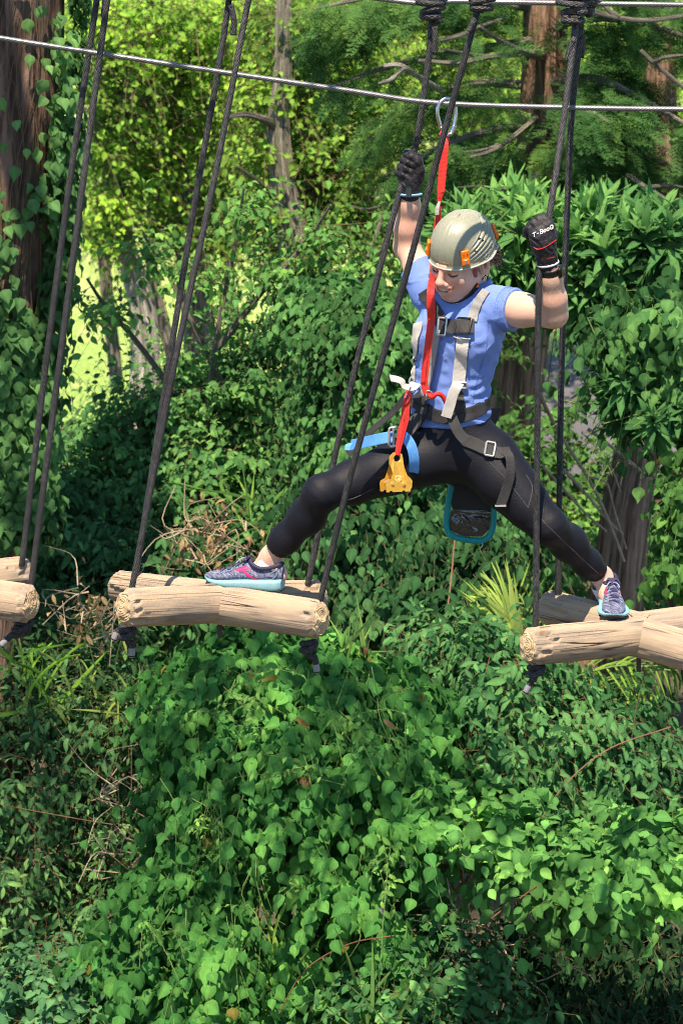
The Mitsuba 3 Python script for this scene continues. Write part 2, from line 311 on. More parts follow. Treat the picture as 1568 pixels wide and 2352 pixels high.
HEART = [[.02, .40, .46, .43, .34, .22, .10, .0], [.02, .34, .42, .40, .32, .20, .09, .0]]
OVAL = [.015, .16, .25, .27, .22, .12, .0]; LANCE = [.012, .055, .095, .11, .105, .085, .05, .0]; NARROW = [.01, .09, .155, .175, .15, .09, .0]
TPL = {
 'heart': [leaf_tpl(HEART[k % 2], 5, .20 + .10 * k, .25 + .22 * k, .16, .5, k) for k in range(3)],
 'oval': [leaf_tpl(OVAL, 3, .25 + .15 * k, .2 + .25 * k, .02, .3, k) for k in range(3)],
 'narrow': [leaf_tpl(NARROW, 3, .3 + .15 * k, .25 + .3 * k, 0, .3, k) for k in range(3)],
 'lance': [leaf_tpl(LANCE, 3, .5, .15 + .35 * k, 0, .3, k) for k in range(3)],
 'small': [leaf_tpl([.02, .30, .30, .0], 3, .3 + .2 * k, .3 * k, 0, 0, k) for k in range(2)],
 'blade': [leaf_tpl([.012, .022, .024, .022, .018, .012, .006, .0], 3, .4, .5 + .5 * k, 0, 0, k) for k in range(3)],
}
def spray(seed):
    """A flat conifer spray: a rachis with side shoots of short needles."""
    R = rng(seed); V_, F_ = [], []
    def needle(p, d, L, w):
        s = unit(np.cross(d, [0, 0, 1])); k = sum(map(len, V_)); V_.append(np.array([p - s * w, p + s * w, p + d * L])); F_.append(np.array([[0, 1, 2]]) + k)
    for t in np.linspace(.08, 1, 9):
        for sg in (-1, 1):
            a = unit(V(sg * .85, .6, R.normal(0, .15))); Ls = .34 * (1.15 - t * .75); b = V(0, t, -.12 * t * t)
            needle(b, a, Ls, .020)
            for u in (.3, .55, .8):
                for s2 in (-1, 1): needle(b + a * Ls * u, unit(a * .7 + V(-a[1], a[0], 0) * s2 * .8 + V(0, 0, R.normal(0, .2))), .11, .013)
    needle(V(0, 0, 0), unit(V(0, 1, -.1)), 1.1, .018)
    v = np.vstack(V_); return v, np.vstack(F_), np.ones(len(v))
TPL['spray'] = [spray(k) for k in range(3)]
ALL_LEAVES = []
class Plant:
    def __init__(s, key, tones, bsdf='leaf_matt', name='leaf', single=True, many='foliage'):
        s.key, s.tones, s.bsdf, s.name, s.single, s.many = key, np.asarray(tones, float), bsdf, name, single, many
        s.P, s.R, s.S, s.T, s.C, s.stems = [], [], [], [], [], []
    def add(s, p, tip, nrm, size, tpl, tone, wscale=1.0):
        tip = unit(tip); n = nrm - tip * np.sum(nrm * tip, -1, keepdims=True); n = unit(n); x = np.cross(tip, n)
        size = np.broadcast_to(size, (len(p),)); R = np.stack([x * (size * wscale)[:, None], tip * size[:, None], n * size[:, None]], -1)
        s.P.append(p); s.R.append(R); s.S.append(size); s.T.append(np.asarray([tpl] * len(p))); s.C.append(np.broadcast_to(tone, (len(p),)).astype(int))
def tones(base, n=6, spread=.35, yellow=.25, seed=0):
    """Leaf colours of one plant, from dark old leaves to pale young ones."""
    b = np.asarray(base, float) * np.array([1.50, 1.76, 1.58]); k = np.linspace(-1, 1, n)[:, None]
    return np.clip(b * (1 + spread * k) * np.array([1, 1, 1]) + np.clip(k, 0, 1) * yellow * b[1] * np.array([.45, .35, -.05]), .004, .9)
def frame_jit(R, n, k): return R.normal(0, 1, (n, 3)) * k
def twigs(pl, p0, d0, out, L, k, size, tpl, seed, angle=55, droop=.35, grav=.5, jit=.25, stem=.0016, stem_mat=True, tone=None, wscale=1.0, face=.9):
    """Leafy shoots: k leaves alternate along each shoot from p0; out is the way the leaves face."""
    R = rng(seed); N = len(p0); L = np.broadcast_to(L, (N,)); d0 = unit(d0); a = math.radians(angle)
    ss = np.linspace(.15, 1, k)
    tn = R.integers(0, len(pl.tones), N) if tone is None else np.broadcast_to(tone, (N,))
    for j, s in enumerate(ss):
        p = p0 + d0 * (L * s)[:, None]; p[:, 2] -= droop * L * s * s
        t = d0.copy(); t[:, 2] -= 2 * droop * s; t = unit(t)
        nn = unit(face * .85 * out + .75 * SUN + .15 * V(0, 0, 1) + frame_jit(R, N, jit)); lat = unit(np.cross(t, nn)); sg = (1 if j % 2 else -1)
        ang = a * (1 if j < k - 1 else .25)
        tip = t * math.cos(ang) + lat * (sg * math.sin(ang)) + frame_jit(R, N, jit * .8); tip[:, 2] -= grav
        sz = size * R.uniform(.55, 1.2, N) * (1 - .30 * s ** 3)
        c = np.clip(tn + R.integers(-1, 2, N) + (1 if s > .9 else 0), 0, len(pl.tones) - 1)
        pl.add(p, tip, nn, sz, tpl, c, wscale)
    if stem:
        q = [];
        for s in np.linspace(0, 1, 4):
            p = p0 + d0 * (L * s)[:, None]; p[:, 2] -= droop * L * s * s; q.append(p)
        pl.stems.append((np.stack(q, 1), stem))
def stem_mesh(groups):
    V_, F_, o = [], [], 0
    for q, r in groups:
        N, m = q.shape[:2]; t = unit(np.gradient(q, axis=1)); a = unit(np.cross(t, [.3, .9, .2])); b = np.cross(t, a); rr = np.linspace(1, .45, m)[None, :, None] * r
        v = np.stack([q + rr * (a * math.cos(h) + b * math.sin(h)) for h in (0, 2.094, 4.189)], 2).reshape(-1, 3)
        base = (np.arange(N)[:, None, None] * m + np.arange(m - 1)[None, :, None]) * 3; k = np.arange(3)[None, None]; k2 = (k + 1) % 3
        f = np.concatenate([np.stack([base + k, base + k2, base + 3 + k2], -1).reshape(-1, 3), np.stack([base + k, base + 3 + k2, base + 3 + k], -1).reshape(-1, 3)])
        V_.append(v); F_.append(f + o); o += len(v)
    return tm(np.vstack(V_), np.vstack(F_))
def lobe_pts(lobes, n, seed, shell=(.72, 1.0), face=-.15, rough=.35, freq=4.0):
    """Points spread through the outer layer of a clump of ellipsoids (centre in the photograph and depth, radii across, up, in depth), and the way out."""
    R = rng(seed); lb = []
    for px, py, y, rx, rz, ry in lobes:
        k = (DIST + y) / FPX; lb.append((P(px, py, y), np.array([rx * k, ry, rz * k])))
    w = np.array([r[0] * r[2] + r[0] * r[1] for _, r in lb]); idx = R.choice(len(lb), n * 3, p=w / w.sum())
    c = np.array([a for a, _ in lb])[idx]; r = np.array([b for _, b in lb])[idx]
    d = unit(R.normal(0, 1, (n * 3, 3))); o = unit(d / r); cam = unit(CAM - c)
    ok = (np.sum(o * cam, -1) > face) | (R.random(n * 3) < .05)
    c, r, d, o = c[ok][:n], r[ok][:n], d[ok][:n], o[ok][:n]
    s = R.uniform(*shell, len(c)) ** .7
    p = c + r * d * s[:, None]; p = p + o * ((meshkit.fbm(p * freq, 2, seed) - .5) * rough * r.min(1))[:, None]
    return p, o
def bush(pl, lobes, n, k, size, tpl, seed, L=.25, shell=(.7, 1.0), face=-.15, droop=.4, grav=.5, angle=55, up=.35, stem=.0016, jit=.28, wscale=1.0, rough=.35, inner=0.35):
    p, o = lobe_pts(lobes, n, seed, shell, face, rough); R = rng(seed + 1)
    d = o * .75 + V(0, 0, up) + R.normal(0, .45, o.shape)
    patch = meshkit.fbm(p * 2.2, 2, seed + 3); tn = np.clip((patch - .5) * 9 + 2.5 + R.normal(0, .8, len(p)), 0, len(pl.tones) - 1).round()
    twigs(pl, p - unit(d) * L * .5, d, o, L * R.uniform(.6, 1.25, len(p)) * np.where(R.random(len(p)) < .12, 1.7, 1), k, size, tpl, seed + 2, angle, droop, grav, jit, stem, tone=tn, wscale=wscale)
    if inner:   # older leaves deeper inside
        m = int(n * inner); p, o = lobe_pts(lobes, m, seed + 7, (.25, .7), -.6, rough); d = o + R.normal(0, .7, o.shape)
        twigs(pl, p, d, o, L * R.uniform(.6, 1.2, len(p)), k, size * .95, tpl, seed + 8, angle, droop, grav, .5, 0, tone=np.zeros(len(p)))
def finish(pl, stem_mat='twig', stem_name='stems', keep=300):
    pl.P, pl.R, pl.S, pl.T, pl.C = np.vstack(pl.P), np.concatenate(pl.R), np.concatenate(pl.S), np.concatenate(pl.T), np.concatenate(pl.C)
    if pl.bsdf == 'leaf_matt' and pl.name == 'leaf':   # a few old yellowing leaves
        pl.tones = np.vstack([pl.tones, [.24, .21, .05], [.15, .085, .04]]); u = rng(len(pl.P) + 5).random(len(pl.P)); pl.C = np.where(u < .004, len(pl.tones) - 2, np.where(u > .9985, len(pl.tones) - 1, pl.C))
    pl.V = rng(len(pl.P)).integers(0, 2 if pl.T[0] == 'small' else 3, len(pl.P)); pl.keep = keep
    if pl.stems: key = part(pl.key, stem_name, stem_mesh(pl.stems), stem_mat, True, kind='stuff')
    ALL_LEAVES.append(pl)
def merge_leaves(pl, sel, mul):
    V_, F_, C_, o = [], [], [], 0
    for t in np.unique(pl.T[sel]):
        for k in range(len(TPL[t])):
            m = sel[(pl.T[sel] == t) & (pl.V[sel] % len(TPL[t]) == k)]
            if not len(m): continue
            v, f, ti = TPL[t][k]
            V_.append((np.einsum('nij,mj->nmi', pl.R[m], v) + pl.P[m][:, None]).reshape(-1, 3)); F_.append((f[None] + (np.arange(len(m)) * len(v))[:, None, None]).reshape(-1, 3) + o)
            C_.append(np.clip(pl.tones[pl.C[m]][:, None] * mul[m][:, None, None] * ti[None, :, None], 0, .95).reshape(-1, 3)); o += len(m) * len(v)
    return tm(np.vstack(V_), np.vstack(F_)), np.vstack(C_)
def emit_leaves():
    """Of every plant with large leaves the 300 leaves that show largest become parts; the rest is one part."""
    allP = np.vstack([p.P + p.R[:, :, 1] * .45 for p in ALL_LEAVES]); allS = np.concatenate([p.S for p in ALL_LEAVES]); own = np.concatenate([[i] * len(p.P) for i, p in enumerate(ALL_LEAVES)])
    q = pix(allP); G = 7.0; W_, H_ = int(1568 / G) + 1, int(2352 / G) + 1
    inside = (q[:, 0] > 0) & (q[:, 0] < 1568) & (q[:, 1] > 0) & (q[:, 1] < 2352)
    zb = np.full(W_ * H_, 1e9); cx, cy = (q[:, 0] / G).astype(int), (q[:, 1] / G).astype(int)
    for dx in (-1, 0, 1):
        for dy in (-1, 0, 1):
            ok = inside & (cx + dx >= 0) & (cx + dx < W_) & (cy + dy >= 0) & (cy + dy < H_) & (allS * FPX / q[:, 2] > G * 2.5 * max(abs(dx), abs(dy)))
            np.minimum.at(zb, (cx[ok] + dx) * H_ + cy[ok] + dy, q[ok, 2])
    vis = np.zeros(len(q), bool); ii = np.nonzero(inside)[0]; vis[ii] = q[ii, 2] <= zb[cx[ii] * H_ + cy[ii]] + .012
    for i, pl in enumerate(ALL_LEAVES):
        g = np.nonzero(own == i)[0]; n = len(g); R = rng(i + 77); mul = np.exp(R.normal(0, .16, n))
        chosen = np.array([], int)
        if pl.single:
            v = np.nonzero(vis[g])[0]; chosen = v[np.argsort(-pl.S[v] / q[g[v], 2])][:pl.keep]
            grp = {}
            for j in chosen:
                t, k, c = pl.T[j], pl.V[j] % len(TPL[pl.T[j]]), pl.C[j]
                gk = f'leafshape_{pl.tones[c].tobytes().hex()[:20]}_{t}_{k}_{i}_{c}'
                if gk not in grp:
                    v0, f0, ti = TPL[t][k]; grp[gk] = 1
                    scene[gk] = {'type': 'shapegroup', 'leaf': ply(tm(v0, f0), pl.bsdf, True, color=np.clip(pl.tones[c][None] * ti[:, None], 0, .95))}
                M = np.eye(4); M[:3, :3] = pl.R[j]; M[:3, 3] = pl.P[j]
                scene[numbered(f'{pl.key}__{pl.name}')] = {'type': 'instance', 'to_world': T(M.tolist()), 'shapegroup': {'type': 'ref', 'id': gk}}
        rest = np.setdiff1d(np.arange(n), chosen)
        m, c = merge_leaves(pl, rest, mul); part(pl.key, pl.many, m, pl.bsdf, True, color=c, kind='stuff')
# ------------------------------------------------------------------ ground, trunks, bark
def bark_h(p, n, uv):
    c, s = dr.cos(uv.x * PI2), dr.sin(uv.x * PI2)
    return fbm(c * 9 + 3, s * 9, uv.y * 3.2) + .4 * fbm(c * 26, s * 26, uv.y * 14)
def bark(name, a, b, moss=(.10, .10, .06), sc=.03):
    def col(p, n, uv):
        c, s = dr.cos(uv.x * PI2), dr.sin(uv.x * PI2)
        h = bark_h(p, n, uv) / 1.4; m = smoothstep(.55, .75, fbm(c * 3 + 9, s * 3, uv.y * 2))
        return mix(mix(a, b, smoothstep(.3, .7, h)), moss, m * .6)
    scene[name] = bump(pr(proc(col), .85, specular=.2), bark_h, sc)
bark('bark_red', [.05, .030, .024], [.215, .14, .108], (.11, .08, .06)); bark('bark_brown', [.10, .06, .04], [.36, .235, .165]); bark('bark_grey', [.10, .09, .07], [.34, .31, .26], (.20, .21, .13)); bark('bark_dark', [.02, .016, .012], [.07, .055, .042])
bark('bark_pale', [.20, .18, .15], [.55, .52, .46], (.30, .30, .22))
scene['twig'] = pr(proc(lambda p, n, uv: mix([.10, .085, .04], [.17, .11, .055], noise(p.x * 20, p.y * 20, p.z * 20))), .7)
scene['red_twig'] = pr(proc(lambda p, n, uv: mix([.12, .055, .028], [.19, .10, .05], noise(p.x * 20, p.y * 20, p.z * 20))), .7)
scene['dead_wood'] = pr(proc(lambda p, n, uv: mix([.26, .19, .13], [.46, .37, .27], noise(p.x * 30, p.y * 30, p.z * 30))), .8)
scene['green_stem'] = pr((.13, .20, .05), .6)
def soil(p, n, uv):
    a = fbm(p.x * 3, p.y * 3, p.z * 3); b = noise(p.x * 23, p.y * 23, p.z * 23)
    return mix(mix([.035, .028, .018], [.10, .075, .045], a), [.05, .075, .025], smoothstep(.5, .75, b) * .6)
scene['soil'] = bump(pr(proc(soil), .95), lambda p, n, uv: fbm(p.x * 14, p.y * 14, p.z * 14), .06)
def lawn_col(p, n, uv):
    a = fbm(p.x * .5, p.y * .5); b = noise(p.x * 9, p.y * 4); c = noise(p.x * 60, p.y * 30)
    return mix(mix([.20, .33, .065], [.31, .40, .115], a), [.40, .41, .19], smoothstep(.5, .9, b) * .5) * (.8 + .4 * c)
scene['lawn_grass'] = bump(pr(proc(lawn_col), .9, sheen=.4), lambda p, n, uv: noise(p.x * 60, p.y * 60), .03)
scene['road_grey'] = pr(proc(lambda p, n, uv: mix([.07, .07, .08], [.12, .115, .125], fbm(p.x * 4, p.y * 4, p.z * 4))), .9)
def gz(x, y):
    """Height of the ground: a gully under the course, a bank behind it, then a lawn that rises away."""
    b = np.clip((y - 7.0) / 7.5, 0, 1); b = b * b * (3 - 2 * b)
    return -4.0 + 2.45 * b + np.clip(y - 14, 0, None) * .028 + .35 * np.clip((-8 - y) / 8, 0, 3) + .5 * (meshkit.fbm(np.stack(np.broadcast_arrays(x * .35, y * .35, 0 * x), -1), 3, 5) - .5) * np.clip((16 - y) / 6, .25, 1)
def ground_sheet(x0, x1, y0, y1, nx, ny, lift=0.0):
    X, Y = np.meshgrid(np.linspace(x0, x1, nx), np.linspace(0, 1, ny) ** 1.5 * (y1 - y0) + y0, indexing='ij'); Z = gz(X, Y) + lift
    i = np.arange(nx - 1)[:, None] * ny + np.arange(ny - 1)[None]; q = np.stack([i, i + ny, i + ny + 1, i + 1], -1).reshape(-1, 4)
    return tm(np.stack([X, Y, Z], -1).reshape(-1, 3), np.vstack([q[:, [0, 1, 2]], q[:, [0, 2, 3]]]))
single('ground', ground_sheet(-60, 60, -40, 120, 140, 160), 'soil', True, kind='structure')
single('lawn', ground_sheet(-45, 45, 13.2, 118, 120, 120, .03), 'lawn_grass', True, kind='structure')
m = ground_sheet(.7, 3.4, 12.2, 14.8, 14, 14, .07); single('path', m, 'road_grey', True, kind='structure')
def trunk_mesh(pts, rs, seed, seg=28, n=60, rough=.12):
    q = spline(pts, n); r = np.interp(np.linspace(0, 1, n), np.linspace(0, 1, len(rs)), rs); m, uv = tube(q, r, seg)
    v = m.vertices; th = uv[:, 0] * 2 * np.pi; s = np.stack([np.cos(th) * 2.2, np.sin(th) * 2.2, uv[:, 1] * 1.6], -1)
    ctr = np.vstack([np.repeat(q, seg + 1, 0), q[0], q[-1]]); d = v - ctr
    f = 1 + rough * (meshkit.fbm(s, 3, seed) - .5) * 2 + rough * .5 * (meshkit.fbm(s * [3, 3, .8], 2, seed + 1) - .5) * 2
    m.vertices = ctr + d * f[:, None]; return m, uv
def trunk(key, pts, rs, mat, seed, name='trunk', **k):
    m, uv = trunk_mesh(pts, rs, seed, **k); return part(key, name, m, mat, True, uv=uv)

# ------------------------------------------------------------------ the trunk at the left edge and the vine on it
ivt = thing('large_tree', 'thick reddish trunk at the left edge covered with climbing vine', 'tree')
tp = [P(30, -900, 3.3), P(18, -200, 3.2), P(12, 200, 3.2), P(-10, 560, 3.2), P(-45, 1000, 3.2), P(-70, 1500, 3.2), P(-90, 2600, 3.2)]
trunk(ivt, tp, [.20, .235, .235, .23, .235, .25, .30], 'bark_red', 3, seg=60, n=140, rough=.10)
tq = [tp[0] + V(0, 0, -.3), V(-1.5, 2.4, 4.4), V(-1.7, 1.3, 4.5), V(-1.3, .2, 4.2), V(-.5, -.7, 4.2)]
trunk(ivt, tq, [.16, .10, .06, .03], 'bark_red', 4, 'bough', seg=14, n=40)
pb = Plant(ivt, tones([.075, .145, .045], spread=.4), 'leaf_sheer', 'leaf', False, 'crown')
def world_bush(pl, lobes, n, k, size, tpl, seed, L=.4):
    R = rng(seed); w = np.array([r[0] * r[1] for _, r in lobes]); i = R.choice(len(lobes), n, p=w / w.sum()); d = unit(R.normal(0, 1, (n, 3)))
    p = np.array([c for c, _ in lobes])[i] + np.array([r for _, r in lobes])[i] * d * R.uniform(.2, 1, n)[:, None] ** .6
    twigs(pl, p, d + R.normal(0, .4, d.shape), V(0, 0, 1) + d * .4, L * R.uniform(.6, 1.2, n), k, size, tpl, seed + 1, 50, .3, .3, .4, .003)
world_bush(pb, [((-1.9, .2, 4.1), (.55, .45, .35)), ((-1.4, -.5, 3.9), (.45, .35, .25)), ((-.85, -.85, 4.0), (.45, .40, .28)), ((-.3, -.8, 4.2), (.35, .35, .25))], 185, 8, .085, 'oval', 15)
finish(pb)
ivy = thing('climbing_vine', 'vine with heart shaped leaves climbing the trunk at the left edge', 'vine')
pl = Plant(ivy, tones([.075, .145, .055], spread=.4, yellow=.35), 'leaf_matt')
R = rng(11); ts = spline(tp, 400); cz = ts[:, 2]
N = 3600; zz = R.uniform(P(0, 1250, 3.2)[2], P(0, -150, 3.2)[2], N); ctr = np.stack([np.interp(zz, cz[::-1], ts[::-1, k]) for k in range(2)], -1)
hgt = (P(0, 0, 3.2)[2] - zz) / (P(0, 0, 3.2)[2] - P(0, 1000, 3.2)[2])
az = R.normal(1.34, .20, N) - .42 * hgt; az = np.where(R.random(N) < np.clip(hgt * 1.5 - .55, .03, .75), R.uniform(-.3, 1.3, N), az)
den = meshkit.fbm(np.stack([az * 2.5, zz * 2.2, 0 * zz], -1), 3, 9); keep = den > .60 - .20 * np.clip(hgt * 1.5 - .3, 0, 1) - .26 * np.clip(az - .5, 0, 1); az, zz, ctr, hgt = az[keep], zz[keep], ctr[keep], hgt[keep]
o = np.stack([np.sin(az), -np.cos(az), 0 * az], -1); rad = .235 + R.uniform(.015, .10, len(az)) * (1 + .5 * hgt)
p = np.c_[ctr, zz] + o * rad[:, None]; tip = V(0, 0, -1) + o * .35 + R.normal(0, .35, p.shape); nn = o + V(0, 0, .45) + R.normal(0, .25, p.shape)
pl.add(p, tip, nn, R.uniform(.038, .066, len(p)), 'heart', np.clip((meshkit.fbm(p * 3, 2, 4) - .5) * 8 + 2.5 + R.normal(0, .8, len(p)), 0, 5).round())
st = []
for k in range(26):
    a0 = R.normal(.5, .5); z = np.linspace(P(0, 1200, 3.2)[2], P(0, R.uniform(-100, 600), 3.2)[2], 24); a = a0 + .25 * np.sin(z * 2 + k) + .1 * np.sin(z * 7 + k)
    c = np.stack([np.interp(z, cz[::-1], ts[::-1, j]) for j in range(2)], -1); st.append((np.c_[c, z] + np.stack([np.sin(a), -np.cos(a), 0 * a], -1) * .25)[None])
pl.stems += [(q_, .004) for q_ in st]; finish(pl)

# ------------------------------------------------------------------ broadleaf trees beyond the gully, lit from above
def crown(key, base, lobes, n, size, seed, k=6, tpl='small', L=.35, spread=.4, yellow=.3, bsdf='leaf_sheer', inner=.2, droop=.3, grav=.35, shell=(.45, 1.0), face=-.5, name='leaf', wscale=1.0, single=False, up=.3):
    pl = Plant(key, tones(base, spread=spread, yellow=yellow), bsdf, name, single, 'crown')
    bush(pl, lobes, n, k, size, tpl, seed, L=L, shell=shell, face=face, droop=droop, grav=grav, up=up, stem=.003, inner=inner, jit=.4, rough=.6, wscale=wscale); finish(pl, 'twig', 'twigs')
def limb(key, pts, r0, r1, mat, seed, name='branch'): return trunk(key, pts, [r0, r1], mat, seed, name, seg=10, n=26, rough=.15)
tA = thing('broadleaf_tree', 'yellow green sunlit tree with forked grey trunk at upper left', 'tree')
trunk(tA, [P(330, 1000, 9), P(330, 740, 9), P(288, 560, 9)], [.10, .08, .06], 'bark_pale', 5)
trunk(tA, [P(470, 900, 9.5), P(430, 520, 9.5), P(402, 400, 9.5), P(388, 300, 9.5), P(352, 150, 9.5), P(340, -60, 9.5)], [.10, .085, .08, .07, .05, .04], 'bark_grey', 6)
limb(tA, [P(392, 330, 9.5), P(398, 240, 9.4), P(430, 130, 9.4), P(470, 20, 9.4)], .075, .03, 'bark_grey', 7)
limb(tA, [P(385, 300, 9.5), P(340, 235, 9.2), P(280, 228, 9), P(215, 245, 9)], .05, .025, 'bark_pale', 8)
limb(tA, [P(288, 560, 9), P(262, 430, 9), P(232, 330, 9), P(225, 240, 9)], .06, .03, 'bark_grey', 9)
limb(tA, [P(352, 160, 9.5), P(410, 110, 9.3), P(480, 115, 9.2), P(530, 122, 9.2)], .03, .012, 'bark_pale', 10)
crown(tA, [.165, .265, .045], [(240, 40, 9, 90, 70, .6), (400, 30, 9.2, 120, 80, .7), (560, 60, 9.5, 110, 90, .7), (700, 30, 9.8, 110, 80, .7), (320, 130, 9, 110, 60, .6), (480, 170, 9.4, 90, 55, .6), (240, 200, 9, 70, 60, .5), (600, 190, 9.7, 80, 60, .5), (330, 270, 9.2, 80, 50, .5), (250, 330, 9, 60, 50, .5), (450, 300, 9.5, 80, 50, .5), (360, 390, 9.3, 80, 50, .5), (490, 420, 9.8, 80, 55, .5), (260, 450, 9, 60, 50, .4), (400, 510, 9.3, 80, 40, .4), (250, 540, 9, 50, 30, .4), (510, 540, 9.4, 70, 40, .4)], 2300, .055, 21, inner=0, yellow=.5)
tB = thing('broadleaf_tree', 'tree with dark upright stems and loose mid green leaves left of the conifer', 'tree')
trunk(tB, [P(680, 760, 8), P(672, 560, 8), P(650, 420, 8), P(640, 300, 8), P(648, 190, 8), P(655, -60, 8)], [.085, .075, .07, .065, .055, .04], 'bark_grey', 12)
trunk(tB, [P(690, 700, 8.2), P(695, 560, 8.2), P(715, 430, 8.2), P(705, 300, 8.2), P(740, 150, 8.2)], [.07, .065, .055, .04, .03], 'bark_brown', 13)
limb(tB, [P(640, 300, 8), P(610, 275, 7.9), P(560, 262, 7.8), P(520, 270, 7.8)], .03, .01, 'bark_grey', 14)
limb(tB, [P(655, 470, 8), P(600, 420, 7.9), P(540, 380, 7.8)], .02, .007, 'bark_grey', 15); limb(tB, [P(700, 470, 8.2), P(740, 420, 8.1), P(790, 400, 8)], .03, .01, 'bark_brown', 16)
crown(tB, [.13, .215, .042], [(690, 60, 8.4, 110, 80, .6), (800, 50, 8.4, 90, 70, .6), (640, 200, 8.4, 90, 55, .5), (760, 210, 8.4, 80, 60, .5), (590, 330, 8.3, 80, 50, .5), (720, 340, 8.3, 80, 50, .5), (830, 350, 8.3, 70, 60, .5), (620, 470, 8.2, 80, 50, .4), (770, 470, 8.3, 80, 50, .4), (860, 520, 8.3, 70, 50, .4), (690, 570, 8.2, 70, 40, .4), (900, 230, 8.6, 90, 90, .5), (1040, 180, 9.4, 150, 120, .6)], 1900, .058, 31, inner=0, yellow=.5)
tD = thing('broadleaf_tree', 'thin airy tree with many fine branches filling the gap behind the forked trunk', 'tree')
R = rng(77)
for k in range(5): x0 = 230 + 150 * k; trunk(tD, [P(x0 + 40, 900, 11.5), P(x0 + R.normal(0, 20), 600, 11.5), P(x0 + R.normal(0, 30), 300, 11.5), P(x0 + R.normal(0, 40), 0, 11.5)], [.05, .04, .03, .02], 'bark_grey', 170 + k, 'stem', seg=10, n=30)
for k in range(16): x0, y0 = R.uniform(190, 900), R.uniform(60, 620); limb(tD, [P(x0, y0, 11.3), P(x0 + R.normal(0, 50), y0 - R.uniform(10, 60), 11.2), P(x0 + R.normal(0, 110), y0 - R.uniform(10, 110), 11.1)], .018, .007, 'bark_pale', 180 + k)
crown(tD, [.165, .265, .05], [(R.uniform(180, 900), R.uniform(-20, 520), 11.5 + R.normal(0, .4), 75, 42, .5) for _ in range(34)], 1900, .062, 36, inner=0, yellow=.5)
tC = thing('broadleaf_tree', 'bright yellow green tree far behind the conifer branches', 'tree')
trunk(tC, [P(1120, 900, 13.5), P(1110, 500, 13.5), P(1090, 100, 13.5)], [.16, .14, .08], 'bark_grey', 17)
crown(tC, [.175, .27, .05], [(980, 80, 13.5, 190, 150, 1.5), (1170, 120, 13.5, 190, 170, 1.5), (1400, 60, 14, 250, 180, 1.5), (1480, 330, 14, 180, 150, 1.4), (1300, 300, 14.3, 180, 130, 1.4)], 1500, .075, 41, L=.45)
# ------------------------------------------------------------------ conifers at upper right, with dead bare branches
cf = thing('conifer_tree', 'dark conifer with broad brown trunk and spreading branches at upper right', 'tree')
trunk(cf, [P(1170, 1100, 7), P(1188, 850, 7), P(1232, 500, 7), P(1248, 200, 7), P(1252, -120, 7)], [.15, .14, .13, .115, .105], 'bark_brown', 51, seg=40, n=90)
cf2 = thing('conifer_tree', 'second conifer with slimmer trunk at the right edge', 'tree')
trunk(cf2, [P(1540, 800, 7.6), P(1525, 400, 7.6), P(1515, 150, 7.6), P(1520, -100, 7.6)], [.11, .095, .08, .07], 'bark_brown', 52, seg=30, n=70)
def conifer_branch(pl, key, pts, r0, r1, seed, n, w, hang=.25, size=.15, mat='bark_grey'):
    """A limb with flat drooping sprays along both sides."""
    limb(key, pts, r0, r1, mat, seed); q = spline(pts, 200); R = rng(seed + 500); t = R.uniform(.12, 1, n); i = (t * 199).astype(int)
    tg = unit(np.gradient(q, axis=0))[i]; lat = unit(np.cross(tg, V(0, 0, 1))); sg = R.choice([-1, 1], n)[:, None]
    dist = R.uniform(0, w, n) * (1.1 - .6 * t); p = q[i] + lat * sg * dist[:, None] + R.normal(0, .04, (n, 3)); p[:, 2] -= hang * dist ** 1.3 + R.uniform(0, .07, n)
    tip = tg * .6 + lat * sg * .8 + R.normal(0, .3, (n, 3)) + V(0, 0, -.35); nn = V(0, -.25, 1) + R.normal(0, .25, (n, 3))
    q2 = pix(p); clear = ~(((np.abs(q2[:, 0] - 1250) < 62) & (q2[:, 1] < 335) & (p[:, 1] < 7.1) | (np.abs(q2[:, 0] - 1520) < 36) & (q2[:, 1] < 520) & (p[:, 1] < 7.7)) & (R.random(n) < .86)); p, tip, nn, n = p[clear], tip[clear], nn[clear], clear.sum()
    pl.add(p, tip, nn, R.uniform(.7, 1.25, n) * size, 'spray', np.clip((meshkit.fbm(p * 3, 2, 8) - .5) * 8 + 2.3 + R.normal(0, .8, n), 0, 5).round())
pc = Plant(cf, tones([.050, .105, .036], spread=.5, yellow=.8), 'leaf_matt', 'needle_spray', False, 'crown')
B = [([(1250, 20, 7), (1050, 0, 6.8), (860, 30, 6.7), (700, 90, 6.6)], 300), ([(1248, 90, 7), (1060, 120, 6.6), (900, 150, 6.4), (760, 200, 6.3)], 130), ([(1248, 200, 7), (1100, 190, 7.4), (960, 230, 7.6), (840, 330, 7.7)], 240),
     ([(1250, 60, 7), (1380, 40, 6.7), (1500, 60, 6.5), (1620, 100, 6.4)], 480), ([(1250, 190, 7), (1370, 180, 6.5), (1480, 230, 6.3), (1600, 300, 6.2)], 520), ([(1248, 290, 7), (1120, 300, 6.5), (1010, 340, 6.3), (900, 400, 6.2)], 220),
     ([(1246, 330, 7), (1360, 310, 6.5), (1470, 350, 6.4), (1590, 410, 6.4)], 520), ([(1245, 400, 7), (1130, 390, 6.8), (1030, 420, 6.6), (930, 470, 6.6)], 420), ([(1245, 420, 7), (1370, 420, 6.6), (1500, 450, 6.4), (1600, 520, 6.4)], 460),
     ([(1250, -90, 7), (1080, -60, 6.4), (900, -20, 6.2), (720, 20, 6.1)], 300), ([(1250, -90, 7), (1400, -70, 6.4), (1560, -20, 6.2)], 400), ([(1245, 480, 7), (1140, 480, 6.6), (1040, 500, 6.4)], 300), ([(1250, 130, 7), (1180, 110, 6.2), (1100, 60, 5.9)], 50), ([(1250, 260, 7), (1330, 250, 6.1), (1400, 280, 5.9)], 220)]
